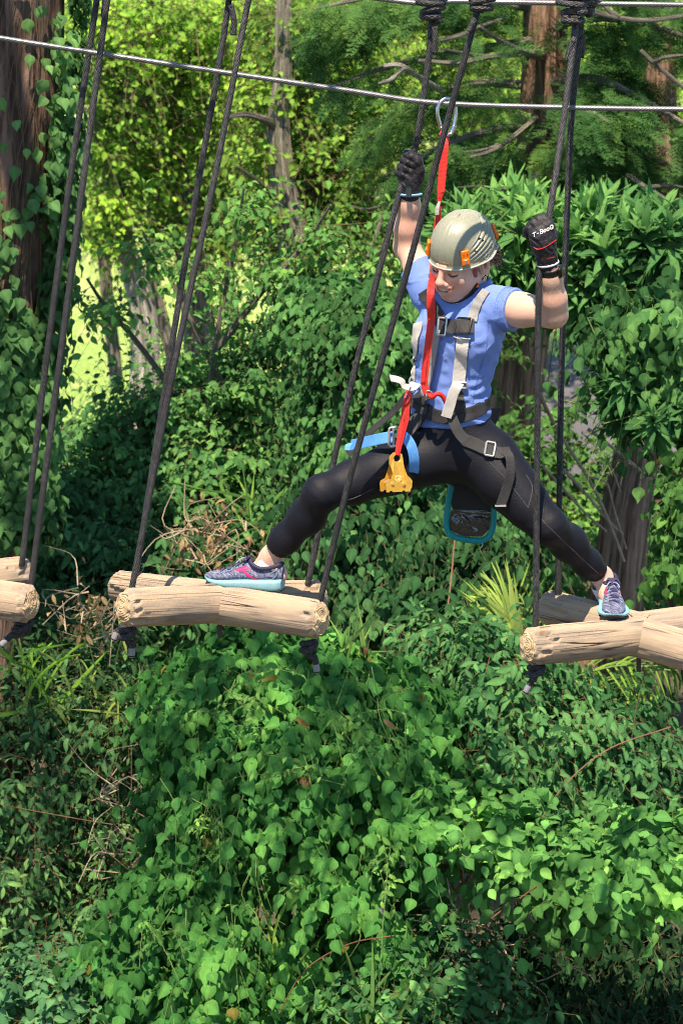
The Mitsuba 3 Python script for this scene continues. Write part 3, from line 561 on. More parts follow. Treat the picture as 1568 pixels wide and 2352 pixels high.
for k, (b, n) in enumerate(B): conifer_branch(pc, cf, [P(*q) for q in b], .028, .008, 60 + k, int(n * 1.0), .32)
finish(pc)
pc = Plant(cf2, tones([.050, .110, .036], spread=.5, yellow=.8), 'leaf_matt', 'needle_spray', False, 'crown')
for k, (b, n) in enumerate([([(1520, 120, 7.6), (1430, 130, 7.9), (1330, 170, 8.0)], 260), ([(1522, 300, 7.6), (1420, 290, 7.9), (1320, 340, 8)], 280), ([(1525, 380, 7.6), (1600, 390, 7.2)], 160), ([(1518, 30, 7.6), (1620, 20, 7.3)], 160), ([(1530, 500, 7.6), (1420, 500, 7.5), (1330, 540, 7.4)], 260), ([(1530, 560, 7.6), (1600, 570, 7.2)], 140)]):
    conifer_branch(pc, cf2, [P(*q) for q in b], .022, .007, 80 + k, n, .30)
finish(pc)
def bare(label, pts, r0, r1, mat, seed, forks=(), cat_='branch'):
    t = thing('bare_branch', label, cat_); limb(t, [P(*q) for q in pts], r0, r1, mat, seed, 'stem')
    for k, f in enumerate(forks): limb(t, [P(*q) for q in f], r1 * 1.5, r1 * .5, mat, seed + 31 + k, 'fork')
bare('pale curved dead branch left of the upper rope knots', [(1010, 205, 6.2), (965, 178, 6), (920, 150, 5.9), (880, 150, 5.9)], .014, .010, 'bark_pale', 101, [[(930, 153, 5.9), (900, 180, 5.9), (870, 190, 5.8)]])
bare('long thin dead branch reaching from the conifer trunk behind the rope knots', [(1235, 120, 6.6), (1130, 130, 6), (1050, 143, 5.8), (960, 138, 5.8)], .015, .008, 'bark_grey', 102, [[(1120, 131, 6), (1060, 120, 5.8), (1010, 110, 5.7)]])
bare('dead branch sloping up beside the long front rope', [(1010, 92, 5.9), (1060, 78, 5.9), (1100, 60, 6), (1160, 40, 6.2)], .012, .006, 'bark_grey', 103)
bare('grey dead branch crossing under the safety cable near the carabiner', [(1230, 270, 6.6), (1170, 320, 6.2), (1130, 345, 6), (1080, 360, 5.9)], .014, .006, 'bark_grey', 104, [[(1150, 332, 6.1), (1100, 345, 6), (1060, 348, 6)]])
bare('thin bare branch above the helmet level between the two raised hands', [(1230, 400, 6.2), (1190, 440, 5.9), (1130, 470, 5.7), (1060, 500, 5.6)], .011, .006, 'bark_grey', 105, [[(1190, 440, 5.9), (1110, 428, 5.7), (1050, 430, 5.7)]])
bare('dead branch running down from the top right corner', [(1470, 115, 5.6), (1520, 160, 5.6), (1570, 200, 5.6), (1620, 240, 5.6)], .011, .009, 'bark_grey', 106, [[(1500, 142, 5.6), (1530, 130, 5.5), (1570, 125, 5.5)]])
bare('bare branch at the right edge below the second conifer trunk', [(1440, 400, 6), (1500, 440, 5.9), (1560, 470, 5.9), (1620, 480, 5.9)], .012, .007, 'bark_grey', 107, [[(1480, 430, 5.9), (1530, 425, 5.9), (1575, 430, 5.9)]])
bare('crooked branch along the top edge right of the knots', [(1340, 18, 5.8), (1420, 40, 5.8), (1500, 45, 5.8), (1600, 30, 5.8)], .014, .009, 'bark_grey', 108, [[(1420, 40, 5.8), (1390, 15, 5.8), (1370, -10, 5.8)]])
bare('bare twigs behind the raised arm left of the lanyard', [(900, 430, 6.4), (870, 520, 6.2), (840, 600, 6.1)], .012, .006, 'bark_grey', 109, [[(885, 470, 6.3), (840, 480, 6.2), (800, 470, 6.2)]])

# ------------------------------------------------------------------ shrubs behind the climber
sh = thing('glossy_shrub', 'shrub with long narrow shiny leaves in rosettes behind the helmet and lower hand', 'shrub')
pl = Plant(sh, tones([.058, .128, .046], spread=.55, yellow=.6), 'leaf_gloss')
def rosettes(pl, lobes, n, k, size, seed, tpl='lance', tiers=3, up=.75, shell=(.75, 1.0), droop=.5, stem=.003):
    p, o = lobe_pts(lobes, n, seed, shell, -.2, .4); R = rng(seed); d = unit(o * .7 + V(0, 0, up) + R.normal(0, .35, o.shape)); a = unit(np.cross(d, V(.3, .8, .2))); b = np.cross(d, a)
    tn = np.clip((meshkit.fbm(p * 2.5, 2, seed) - .5) * 8 + 2.3 + R.normal(0, .6, len(p)), 0, 5)
    for t in range(tiers):
        for j in range(k):
            h = 2 * math.pi * (j / k + .37 * t) + R.normal(0, .25, len(p)); s = t / max(tiers - 1, 1)
            rad = a * np.cos(h)[:, None] + b * np.sin(h)[:, None]; tip = rad * (1.0 - .45 * s) + d * (.25 + .9 * s) + V(0, 0, -droop * (1 - s)) + R.normal(0, .12, p.shape)
            nn = d * 1.0 - rad * .4 * s + .25 * SUN + R.normal(0, .12, p.shape)
            pl.add(p - d * (.05 * (1 - s)) * size / .12, tip, nn, size * R.uniform(.75, 1.15, len(p)) * (1 - .25 * s), tpl, np.clip(tn + (s > .9) * 1.2 + R.normal(0, .4, len(p)), 0, 5).round())
    q = np.stack([p - d * L_ + V(0, 0, -.1 * L_ ** 2) for L_ in (.35, .22, .1, 0)], 1); pl.stems.append((q, stem))
rosettes(pl, [(1090, 560, 4.3, 90, 70, .4), (1190, 520, 4.3, 90, 70, .4), (1290, 560, 4.3, 90, 70, .4), (1400, 540, 4.2, 110, 70, .45), (1510, 560, 4.1, 100, 70, .45), (1330, 650, 4.3, 90, 50, .4), (1440, 640, 4.2, 110, 70, .4), (1180, 650, 4.5, 70, 60, .35), (1540, 670, 4.1, 80, 70, .4)], 235, 6, .205, 201)
finish(pl)
sv = thing('hanging_vine', 'curtain of dark shiny and heart shaped leaves at the right edge behind the elbow', 'vine')
pl = Plant(sv, tones([.045, .105, .040], spread=.5, yellow=.5), 'leaf_gloss')
bush(pl, [(1500, 700, 3.6, 80, 70, .35), (1540, 810, 3.6, 70, 80, .35), (1450, 790, 3.7, 60, 60, .3), (1530, 890, 3.6, 50, 50, .3), (1580, 960, 3.5, 30, 60, .25), (1400, 720, 3.7, 50, 50, .3)], 190, 7, .078, 'heart', 211, L=.26, up=-.1, droop=.7, grav=.9)
rosettes(pl, [(1420, 850, 3.6, 50, 50, .3), (1510, 910, 3.5, 60, 60, .35), (1440, 940, 3.7, 40, 30, .3)], 36, 6, .15, 212)
R = rng(6); st = []
for k in range(7):
    x0 = R.uniform(1370, 1440); q = spline([P(x0, 1010, 3.5), P(x0 + R.normal(0, 12), 1050, 3.45), P(x0 + R.normal(0, 25), R.uniform(1070, 1120), 3.4)], 10); st.append(q[None])
pl.stems += [(q, .002) for q in st]; finish(pl, 'green_stem')
cb = thing('leafy_shrub', 'rounded shrub with pointed dark green leaves left of the climber\'s waist', 'shrub')
pl = Plant(cb, tones([.060, .135, .048], spread=.45, yellow=.35), 'leaf_gloss')
bush(pl, [(860, 760, 4.3, 150, 110, .6), (760, 690, 4.6, 120, 70, .5), (920, 880, 4.2, 120, 110, .55), (800, 900, 4.4, 110, 110, .5), (940, 720, 4.4, 80, 70, .4), (820, 1010, 4.2, 130, 90, .5)], 950, 8, .062, 'heart', 221, L=.26, up=.1, droop=.6, grav=.8, wscale=.8)
finish(pl)
lb = thing('leafy_shrub', 'tall dark shrub with small oval leaves behind the left pair of ropes', 'shrub')
pl = Plant(lb, tones([.055, .125, .045], spread=.5, yellow=.6), 'leaf_gloss')
bush(pl, [(600, 850, 5.4, 130, 90, .6), (440, 900, 5.4, 110, 80, .6), (290, 980, 5.5, 90, 70, .5), (480, 1010, 5.3, 170, 90, .7), (190, 1070, 5.4, 100, 90, .5), (380, 1120, 5.2, 200, 100, .7), (620, 1080, 5.3, 120, 130, .6), (680, 760, 5.4, 60, 60, .4)], 1150, 8, .058, 'oval', 231, L=.30, up=.3, wscale=1.05, rough=.5)
bush(pl, [(590, 730, 5.4, 110, 50, .4), (440, 810, 5.4, 100, 50, .4), (290, 900, 5.4, 80, 50, .4), (180, 990, 5.4, 70, 40, .4)], 90, 11, .058, 'oval', 236, L=.55, up=1.4, droop=.25, grav=.4, inner=0)
finish(pl)
sp = thing('sapling', 'slender airy sapling with loose light leaves in front of the lawn left of the climber', 'tree')
pl = Plant(sp, tones([.085, .175, .050], spread=.45, yellow=.6), 'leaf_gloss')
for k, (a, b, c, d) in enumerate([((470, 1000), (500, 760), (540, 560), (560, 430)), ((520, 900), (440, 740), (380, 620), (330, 540)), ((500, 800), (610, 660), (700, 560), (760, 470)), ((640, 900), (740, 740), (840, 620), (900, 540)), ((400, 900), (310, 780), (240, 700), (200, 640))]):
    limb(sp, [P(*a, 5.0), P(*b, 4.9), P(*c, 4.9), P(*d, 4.8)], .016, .006, 'bark_grey', 300 + k)
bush(pl, [(560, 470, 4.9, 90, 60, .4), (360, 570, 4.9, 80, 50, .4), (460, 620, 4.9, 80, 50, .4), (620, 600, 4.9, 90, 45, .4), (740, 520, 4.9, 80, 55, .4), (850, 580, 4.9, 80, 50, .4), (240, 690, 4.9, 80, 45, .4), (900, 480, 5.0, 50, 50, .3)], 200, 7, .060, 'oval', 238, L=.30, up=.3, inner=0, shell=(.2, 1.0), face=-1.0)
finish(pl)
lc = thing('leafy_shrub', 'lower dark shrub with lance shaped leaves behind the leftmost log', 'shrub')
pl = Plant(lc, tones([.050, .115, .048], spread=.5, yellow=.5), 'leaf_gloss')
bush(pl, [(60, 1080, 5.0, 110, 120, .6), (150, 1200, 4.8, 150, 120, .6), (60, 1350, 4.6, 130, 120, .6), (300, 1270, 4.6, 170, 110, .6), (220, 1420, 4.4, 150, 90, .5), (450, 1330, 4.5, 150, 110, .6), (600, 1270, 4.6, 110, 110, .6)], 1100, 7, .088, 'narrow', 241, L=.30, up=.25)
finish(pl)
db = thing('leafy_shrub', 'shaded shrub with hanging pointed leaves under the climber', 'shrub')
pl = Plant(db, tones([.040, .095, .040], spread=.5, yellow=.4), 'leaf_gloss')
bush(pl, [(800, 1150, 4.0, 140, 130, .5), (960, 1200, 4.0, 130, 130, .5), (1100, 1260, 4.0, 120, 120, .5), (880, 1330, 3.8, 160, 100, .5), (1050, 1380, 3.7, 140, 100, .5), (1180, 1200, 4.2, 70, 130, .4), (720, 1340, 3.9, 110, 90, .4)], 900, 8, .066, 'heart', 251, L=.28, up=-.2, droop=.9, grav=1.0, wscale=.78)
finish(pl)
rb = thing('leafy_shrub', 'sparse undergrowth of small leaves between the right ropes and the leaning trunk', 'shrub')
pl = Plant(rb, tones([.065, .135, .040], spread=.5, yellow=.6), 'leaf_matt')
bush(pl, [(1230, 990, 6.2, 90, 80, .4), (1330, 1090, 6.3, 110, 80, .4), (1200, 1120, 6.0, 90, 110, .5), (1310, 1220, 5.8, 120, 100, .5), (1120, 760, 6.6, 60, 60, .4), (1460, 1180, 6.2, 110, 150, .5), (1250, 1340, 5.4, 120, 90, .5), (1480, 1380, 5.4, 110, 80, .5)], 620, 7, .060, 'oval', 261, L=.26)
finish(pl)
# the leaning trunk and dead sticks at the right
lt = thing('leaning_trunk', 'rough brown leaning trunk behind the right log platform', 'tree')
trunk(lt, [P(1475, 860, 5.2), P(1462, 1040, 5.0), P(1440, 1160, 4.9), P(1425, 1290, 4.8), P(1405, 1480, 4.7), P(1380, 1800, 4.6)], [.09, .105, .115, .12, .13, .15], 'bark_brown', 111, seg=40, n=90)
et = thing('leaning_trunk', 'vine wrapped trunk at the right edge above the right log platform', 'tree')
trunk(et, [P(1640, 1000, 3.2), P(1590, 1200, 3.1), P(1580, 1330, 3.0), P(1640, 1600, 3.0)], [.09, .10, .10, .12], 'bark_red', 112, seg=40, n=80)
ev = thing('climbing_vine', 'sunlit heart leaf vine climbing the trunk at the right edge', 'vine')
pl = Plant(ev, tones([.075, .155, .045], spread=.45, yellow=.6), 'leaf_matt'); bush(pl, [(1572, 1160, 2.9, 26, 90, .12), (1560, 1290, 2.9, 34, 70, .12), (1590, 1050, 2.9, 26, 60, .12)], 90, 6, .070, 'heart', 271, L=.16, up=-.4, droop=.5, grav=1.0); finish(pl, 'green_stem')
tw = thing('dead_sapling', 'forked dead grey sapling leaning between the right ropes and the brown trunk', 'tree')
for k, (pts, r) in enumerate([([(1240, 900), (1253, 936), (1300, 1020), (1351, 1098), (1395, 1190), (1433, 1290)], .013), ([(1293, 1078), (1350, 1140), (1395, 1195), (1431, 1228)], .010), ([(1243, 1068), (1300, 1130), (1345, 1180), (1393, 1221)], .009), ([(1298, 791), (1325, 812), (1353, 833), (1400, 870)], .011), ([(1350, 985), (1381, 1008), (1440, 1055), (1498, 1103)], .011), ([(1353, 1096), (1380, 1102), (1396, 1116), (1410, 1170), (1438, 1261)], .008), ([(1395, 1060), (1410, 1090), (1425, 1130)], .006)]):
    limb(tw, [P(x, y, 4.55) for x, y in pts], r * .8, r * .5, 'dead_wood', 120 + k)

# ------------------------------------------------------------------ the mound of vine below, and the bank around it
mv = thing('vine_mound', 'large mound of heart shaped leaves covering the bank below the middle log platform', 'vine')
pl = Plant(mv, tones([.055, .150, .042], spread=.42, yellow=.40), 'leaf_matt')
bush(pl, [(600, 1520, 2.5, 190, 85, .5), (760, 1560, 2.4, 150, 95, .45), (450, 1600, 2.5, 130, 110, .45), (640, 1680, 2.2, 150, 110, .45), (830, 1720, 2.1, 140, 120, .4), (940, 1640, 2.4, 100, 110, .4), (470, 1790, 2.2, 110, 130, .4), (700, 1850, 2.0, 140, 110, .4), (930, 1880, 2.0, 110, 120, .4), (560, 1960, 2.1, 120, 90, .35), (400, 2030, 2.0, 120, 110, .4), (790, 2010, 1.9, 110, 100, .35), (300, 2190, 1.9, 140, 80, .35), (500, 2140, 1.8, 120, 90, .35), (900, 2130, 1.9, 120, 110, .35), (700, 2200, 1.9, 100, 90, .3), (440, 2300, 1.7, 140, 80, .35), (640, 2330, 1.8, 120, 70, .3), (850, 2320, 1.8, 130, 80, .35)], 1350, 8, .074, 'heart', 301, L=.28, up=-.05, droop=.7, grav=.8, inner=.25, shell=(.72, 1.0), rough=.30)
finish(pl, 'green_stem')
wd = thing('creeper', 'small leaved light green creeper scrambling over the vine mound', 'vine')
pl = Plant(wd, tones([.085, .165, .045], spread=.45, yellow=.5), 'leaf_gloss')
bush(pl, [(560, 1600, 2.0, 90, 60, .2), (820, 1640, 1.9, 70, 70, .2), (480, 1900, 1.8, 70, 60, .2), (720, 1760, 1.7, 60, 50, .2), (640, 2060, 1.6, 90, 50, .2), (900, 1960, 1.6, 60, 60, .2), (380, 2120, 1.6, 70, 50, .2)], 60, 9, .045, 'narrow', 306, L=.34, up=.1, droop=.5, inner=0, wscale=1.2)
R = rng(61); st = []
for k in range(34):
    x0, y0 = R.uniform(320, 1000), R.uniform(1500, 2150); d0 = 2.0 - (y0 - 1500) / 1500; st.append(spline([P(x0, y0, d0), P(x0 + R.normal(0, 30), y0 + R.uniform(30, 80), d0 - .05), P(x0 + R.normal(0, 60), y0 + R.uniform(60, 190), d0 - .05)], 8)[None])
pl.stems += [(q, .0022) for q in st]; finish(pl, 'green_stem')
m2 = thing('leafy_shrub', 'shrub of narrow dull leaves with orange brown stems right of the vine mound', 'shrub')
pl = Plant(m2, tones([.045, .110, .045], spread=.45, yellow=.35), 'leaf_gloss')
bush(pl, [(1130, 1520, 2.9, 150, 110, .5), (1250, 1650, 2.9, 180, 120, .5), (1110, 1680, 2.7, 110, 130, .45), (1400, 1700, 3.0, 160, 130, .5), (1260, 1800, 2.8, 180, 80, .45), (1500, 1820, 3.1, 130, 120, .5), (1010, 1480, 3.1, 110, 90, .4)], 900, 8, .080, 'narrow', 311, L=.34, up=.2, droop=.5, grav=.6, wscale=1.1)
finish(pl, 'red_twig')
m3_ = thing('leafy_branch', 'sunlit branch of fresh green leaves reaching in from the right edge below the right log', 'branch')
pl = Plant(m3_, tones([.085, .190, .055], spread=.40, yellow=.45), 'leaf_gloss')
bush(pl, [(1130, 1890, 2.0, 140, 70, .3), (1250, 1960, 1.9, 140, 80, .3), (1400, 1990, 1.8, 150, 80, .3), (1500, 1930, 1.8, 120, 80, .3), (1340, 2030, 1.8, 110, 40, .3), (1500, 2040, 1.8, 90, 40, .3)], 270, 7, .086, 'oval', 321, L=.26, up=.3, droop=.3, grav=.5, wscale=1.25, inner=.2)
limb(m3_, [P(1640, 1900, 1.9), P(1480, 1960, 1.85), P(1330, 2000, 1.85), P(1150, 1900, 2.0)], .012, .004, 'dead_wood', 131)
finish(pl, 'green_stem')
m4 = thing('leafy_shrub', 'low shrub with rusty stems at the bottom edge right of centre', 'shrub')
pl = Plant(m4, tones([.055, .130, .050], spread=.5, yellow=.5), 'leaf_gloss')
bush(pl, [(900, 2250, 1.7, 130, 100, .35), (1040, 2200, 1.7, 120, 80, .35), (1120, 2320, 1.6, 110, 60, .35), (1000, 2340, 1.6, 150, 70, .3)], 250, 8, .066, 'oval', 331, L=.30, up=.3, droop=.4)
finish(pl, 'red_twig')
m5 = thing('leafy_shrub', 'shaded brush of small narrow leaves left of the vine mound', 'shrub')
pl = Plant(m5, tones([.060, .120, .050], spread=.5, yellow=.6), 'leaf_gloss')
bush(pl, [(110, 1560, 3.2, 170, 110, .5), (260, 1640, 3.0, 130, 120, .45), (90, 1760, 3.0, 170, 120, .5), (240, 1860, 3.0, 130, 100, .4), (80, 1960, 2.9, 160, 120, .45), (220, 2060, 2.8, 130, 90, .4), (60, 2160, 2.7, 130, 100, .4), (150, 1480, 3.4, 150, 90, .4)], 900, 8, .070, 'narrow', 341, L=.32, up=.25)
finish(pl, 'red_twig')
m6 = thing('leafy_shrub', 'grey green shrub with pointed leaves in the bottom left corner', 'shrub')
pl = Plant(m6, tones([.060, .130, .062], spread=.4, yellow=.3), 'leaf_gloss')
bush(pl, [(120, 2260, 1.9, 180, 60, .35), (60, 2330, 1.8, 160, 60, .35), (280, 2290, 1.9, 120, 60, .3)], 190, 8, .066, 'oval', 351, L=.28, up=.2)
finish(pl, 'red_twig')
m7 = thing('leafy_shrub', 'dark shrub of narrow hanging leaves in the bottom right corner', 'shrub')
pl = Plant(m7, tones([.030, .065, .030], spread=.5, yellow=.5), 'leaf_gloss')
bush(pl, [(1450, 2180, 2.8, 160, 110, .4), (1350, 2290, 2.6, 160, 90, .4), (1520, 2320, 2.6, 120, 90, .4), (1240, 2180, 2.8, 130, 90, .4)], 420, 8, .090, 'lance', 361, L=.34, up=.0, droop=.8, grav=.9, wscale=1.3)
finish(pl, 'twig')
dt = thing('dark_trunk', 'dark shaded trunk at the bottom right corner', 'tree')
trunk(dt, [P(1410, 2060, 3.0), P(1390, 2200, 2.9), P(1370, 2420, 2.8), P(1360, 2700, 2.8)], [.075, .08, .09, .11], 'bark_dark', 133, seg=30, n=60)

# ------------------------------------------------------------------ grasses, palms, dead stems
def grass(label, base, n, L, seed, tone, spread=.8, name='grass_tuft', cat_='grass'):
    t = thing(name, label, cat_); pl = Plant(t, tones(tone, spread=.35, yellow=.6), 'leaf_sheer', 'blade', True); R = rng(seed)
    c = np.array([P(*b) for b in base])[R.integers(0, len(base), n)] + R.normal(0, .05, (n, 3)); d = V(0, -.1, 1) + R.normal(0, spread, (n, 3)); d[:, 2] = np.abs(d[:, 2])
    pl.add(c, d, unit(c - (c + V(0, 1, -.6))) + R.normal(0, .4, (n, 3)), L * R.uniform(.6, 1.15, n), 'blade', R.integers(0, 6, n), 1.0); finish(pl)
grass('tuft of broad bright grass blades at the left below the leftmost log', [(30, 1560, 2.6), (60, 1600, 2.6), (120, 1590, 2.7)], 22, .32, 401, [.085, .16, .030])
grass('dry pale grass hanging beside the left shrubs above the dead twigs', [(230, 1560, 2.7), (190, 1640, 2.7), (250, 1700, 2.7)], 34, .24, 402, [.12, .15, .05], .9)
grass('sprig of grass standing right of the shoe of the middle platform', [(575, 1180, 4.2), (590, 1230, 4.2)], 16, .34, 403, [.08, .15, .04])
grass('thin light stems at the right end of the middle log platform', [(790, 1500, 2.5), (800, 1470, 2.5)], 12, .24, 404, [.10, .16, .05])
grass('grass blades among the leaves at the bottom centre', [(600, 2200, 1.7), (640, 2300, 1.7), (560, 2260, 1.7)], 18, .34, 405, [.09, .15, .04])
grass('curved grass blades at the bottom edge below the rusty shrub', [(840, 2340, 1.4), (900, 2360, 1.4)], 14, .30, 406, [.09, .15, .045])
def palm(label, a, b, n, L, seed, tone, name='palm_frond', w=.09, fold=1.0, up=(0, -.5, 1)):
    t = thing(name, label, 'palm'); pl = Plant(t, tones(tone, spread=.3, yellow=.5), 'leaf_sheer', 'leaflet', True); R = rng(seed); q = spline([np.asarray(p) for p in a], 60)
    i = np.linspace(4, 59, n).astype(int); tg = unit(np.gradient(q, axis=0))[i]; u = np.broadcast_to(unit(V(*up)), tg.shape); lat = unit(np.cross(tg, u))
    for s in (-1, 1):
        tip = tg * .75 + lat * s * fold + R.normal(0, .06, tg.shape) + V(0, 0, -.10); pl.add(q[i], tip, u + lat * s * .3, L * (1 - .5 * (np.linspace(-1, 1, n)) ** 2) * R.uniform(.9, 1.05, n), 'blade', R.integers(1, 6, n), w / .05)
    m, uv = tube(q, np.linspace(.007, .003, 60), 8); part(t, 'rib', m, 'green_stem', True); finish(pl)
palm('pale yellow green folded palm leaf standing left of the right log platform', [P(1205, 1560, 3.1), P(1190, 1480, 3.1), P(1160, 1400, 3.1)], None, 26, .33, 501, [.20, .24, .075], w=.10, fold=.17)
palm('palm frond with narrow leaflets under the right log platform', [P(1170, 1640, 3.2), P(1290, 1570, 3.2), P(1420, 1530, 3.1), P(1540, 1540, 3.0)], None, 22, .30, 502, [.09, .16, .035], w=.04, fold=1.0)
palm('second palm frond behind the right log platform near the edge', [P(1580, 1500, 4.2), P(1480, 1560, 4.0), P(1380, 1640, 3.9)], None, 20, .32, 503, [.11, .18, .04], w=.04, fold=1.0)
palm('palm frond left of the folded palm leaf', [P(1240, 1500, 3.6), P(1210, 1400, 3.6), P(1150, 1300, 3.7)], None, 16, .30, 504, [.10, .17, .04], w=.035, fold=.9)
def deadbunch(label, c, n, L, seed, mat, name='dead_twigs', leaves=None):
    t = thing(name, label, 'dead branch'); R = rng(seed); g = []
    for k in range(n):
        a = P(*c[R.integers(0, len(c))]) + R.normal(0, .05, 3); d = unit(R.normal(0, 1, 3) * V(1, .5, .8) + V(0, -.2, .25)); l = L * R.uniform(.4, 1.2)
        q = spline([a, a + d * l * .5 + R.normal(0, .05, 3), a + d * l + R.normal(0, .07, 3)], 8); g.append((q, np.linspace(.0034, .0012, 8) * R.uniform(.6, 1.4), 5))
    m, uv = tubes(g); part(t, 'stems', m, mat, True, uv=uv, kind='stuff')
    if leaves:
        pl = Plant(t, tones(leaves, spread=.4, yellow=.1), 'leaf_matt', 'dead_leaf', True); N = n * 4
        ctr = np.array([P(*q) for q in c])[R.integers(0, len(c), N)] + R.normal(0, .075, (N, 3)); pl.add(ctr, R.normal(0, 1, (N, 3)) + V(0, 0, -1.2), R.normal(0, 1, (N, 3)) + V(0, -1, .3), R.uniform(.03, .065, N), 'narrow', R.integers(0, 6, N)); finish(pl)
deadbunch('tangle of pale dead twigs left of the vine mound', [(270, 1830, 2.4), (285, 1900, 2.4), (265, 1960, 2.4)], 28, .24, 601, 'dead_wood')
deadbunch('bush of withered brown leaves behind the left end of the striding shoe', [(470, 1240, 3.9), (500, 1200, 3.9), (430, 1260, 3.9), (520, 1250, 3.9)], 34, .24, 602, 'dead_wood', 'withered_bush', [.24, .14, .085])
deadbunch('clump of curled dead leaves beside the left end of the middle log', [(205, 1400, 3.0), (215, 1450, 3.0), (195, 1380, 3.0)], 22, .14, 603, 'dead_wood', 'withered_clump', [.27, .16, .09])
deadbunch('dry reddish stems below the sunlit branch at the bottom right', [(1050, 2120, 1.9), (1110, 2160, 1.9), (1000, 2080, 1.9), (1150, 2200, 1.9)], 44, .36, 604, 'dead_wood')
deadbunch('dead stems and dry leaves hanging at the right flank of the vine mound', [(1080, 1960, 2.0), (1090, 2020, 2.0)], 26, .22, 605, 'red_twig', 'withered_clump', [.22, .13, .08])
for lb_, pts, r in (('long thin bare stem curving across the bottom centre', [(640, 2330, 1.5), (700, 2230, 1.5), (800, 2170, 1.5), (905, 2150, 1.5)], .0025), ('bare brown stem slanting out of the rusty shrub', [(1060, 2180, 1.6), (1130, 2110, 1.6), (1200, 2060, 1.6), (1240, 2030, 1.6)], .004), ('thin stem crossing the shrubs at the far left', [(-20, 1845, 2.2), (60, 1860, 2.2), (170, 1880, 2.2), (260, 1895, 2.2)], .0022), ('long thin arching cane at the lower right', [(1230, 1900, 2.2), (1300, 1800, 2.3), (1400, 1720, 2.4), (1540, 1670, 2.5)], .0028),
                     ('thin red stem rising under the teal pouch', [(990, 1620, 2.9), (1010, 1480, 3.0), (1030, 1380, 3.1), (1045, 1230, 3.3)], .004)):
    t = thing('dry_cane', lb_, 'cane'); m, uv = tube(spline([P(*q) for q in pts], 40), r, 6); part(t, 'cane', m, 'red_twig', True, uv=uv)
# single fallen leaves caught on the mound
for lb_, q, c_ in (('yellow brown dead leaf on the vine mound below the middle platform', (680, 1648, 1.7), [.34, .20, .07]), ('pale dry leaf near the right side of the vine mound', (880, 1652, 1.7), [.50, .32, .14]), ('grey dead leaf in the shadow at the lower centre', (870, 2085, 1.5), [.30, .27, .24])):
    v, f, ti = TPL['narrow'][1]; m = tm(v * .07, f); M = frame4(P(*q), unit(V(.5, -.2, .6)), unit(V(.7, -.1, -.6)), unit(V(-.2, -1, .2))); m.apply_transform(M); single('fallen_leaf', m, 'leaf_matt', True, color=np.tile(c_, (len(v), 1)), label=lb_, cat='leaf')
emit_leaves()
# ------------------------------------------------------------------ log platforms
def log_mesh(a, b, r0, r1, seed, seg=56, n=70):
    """A debarked pole from a to b with a rough, rounded sawn end at b: (side mesh, uv), (end mesh, uv)."""
    R = rng(seed); a, b = np.asarray(a, float), np.asarray(b, float); ax = unit(b - a); L = np.linalg.norm(b - a)
    x = unit(np.cross(ax, [0, 0, 1])); z = np.cross(x, ax); th = np.linspace(0, 2 * np.pi, seg + 1)
    s = np.r_[np.linspace(0, 1 - 0.07 / L, n - 16, endpoint=False), np.linspace(1 - 0.07 / L, 1, 16)]
    def rad(s, th):
        q = np.stack(np.broadcast_arrays(np.cos(th) * 1.2, np.sin(th) * 1.2, s * L * 3), -1) + seed
        r = (r0 + (r1 - r0) * s) * (1 + 0.08 * (meshkit.fbm(q, 3, seed) - 0.5))
        q2 = np.stack(np.broadcast_arrays(np.cos(th) * 7, np.sin(th) * 7, s * L * 2.5), -1)
        r = r - 0.0022 * np.clip(np.abs(meshkit.noise(q2, seed + 5) - 0.5) * -14 + 1, 0, 1)
        # torn splinters near the sawn end: the outer wood is gone in ragged strips
        q3 = np.stack(np.broadcast_arrays(np.cos(th) * 5, np.sin(th) * 5, s * 0), -1) + 3 * seed
        reach = 0.012 + 0.10 * np.clip(meshkit.noise(q3, seed + 9) - 0.45, 0, 1) * 2
        e = (1 - s) * L; torn = np.clip((reach - e) / 0.005, 0, 1)
        return r - 0.010 * torn - 0.004 * np.clip(1 - e / 0.008, 0, 1) ** 2
    S, TH = np.meshgrid(s, th, indexing='ij'); RR = rad(S, TH)
    sag = 0.006 * (meshkit.noise(np.stack([np.cos(TH) * 3, np.sin(TH) * 3, S * 0], -1) + seed) - 0.5) * (S > 0.999)
    v = a + ax * (S * L + sag)[..., None] + RR[..., None] * (x * np.cos(TH)[..., None] + z * np.sin(TH)[..., None])
    uv = np.stack([TH / (2 * np.pi), S * L + seed * 1.7], -1)
    i = np.arange(len(s) - 1)[:, None] * (seg + 1) + np.arange(seg)[None]
    q = np.stack([i, i + 1, i + seg + 2, i + seg + 1], -1).reshape(-1, 4)
    side = tm(v.reshape(-1, 3), np.vstack([q[:, [0, 2, 1]], q[:, [0, 3, 2]]]))
    rings = np.linspace(1, 0.02, 14); ev, euv = [], []
    for k, g in enumerate(rings):
        pth = np.stack([np.cos(th) * g * 2, np.sin(th) * g * 2, th * 0], -1) + seed
        off = 0.012 * (1 - g) ** 0.7 + (0.016 * (meshkit.fbm(pth * 1.3, 3, seed) - 0.5) if k else 0) + (0 if k else 0)
        off = off if k else (sag[-1])
        ev.append(a + ax * (L + off)[:, None] + (RR[-1] * g)[:, None] * (x * np.cos(th)[:, None] + z * np.sin(th)[:, None]))
        euv.append(np.stack([np.cos(th) * RR[-1] * g + 0.008 * math.sin(seed), np.sin(th) * RR[-1] * g + 0.012 * math.cos(seed)], -1))
    i = np.arange(13)[:, None] * (seg + 1) + np.arange(seg)[None]
    q = np.stack([i, i + 1, i + seg + 2, i + seg + 1], -1).reshape(-1, 4)
    end = tm(np.vstack(ev), np.vstack([q[:, [0, 2, 1]], q[:, [0, 3, 2]]]))
    return (side, uv.reshape(-1, 2)), (end, np.vstack(euv))
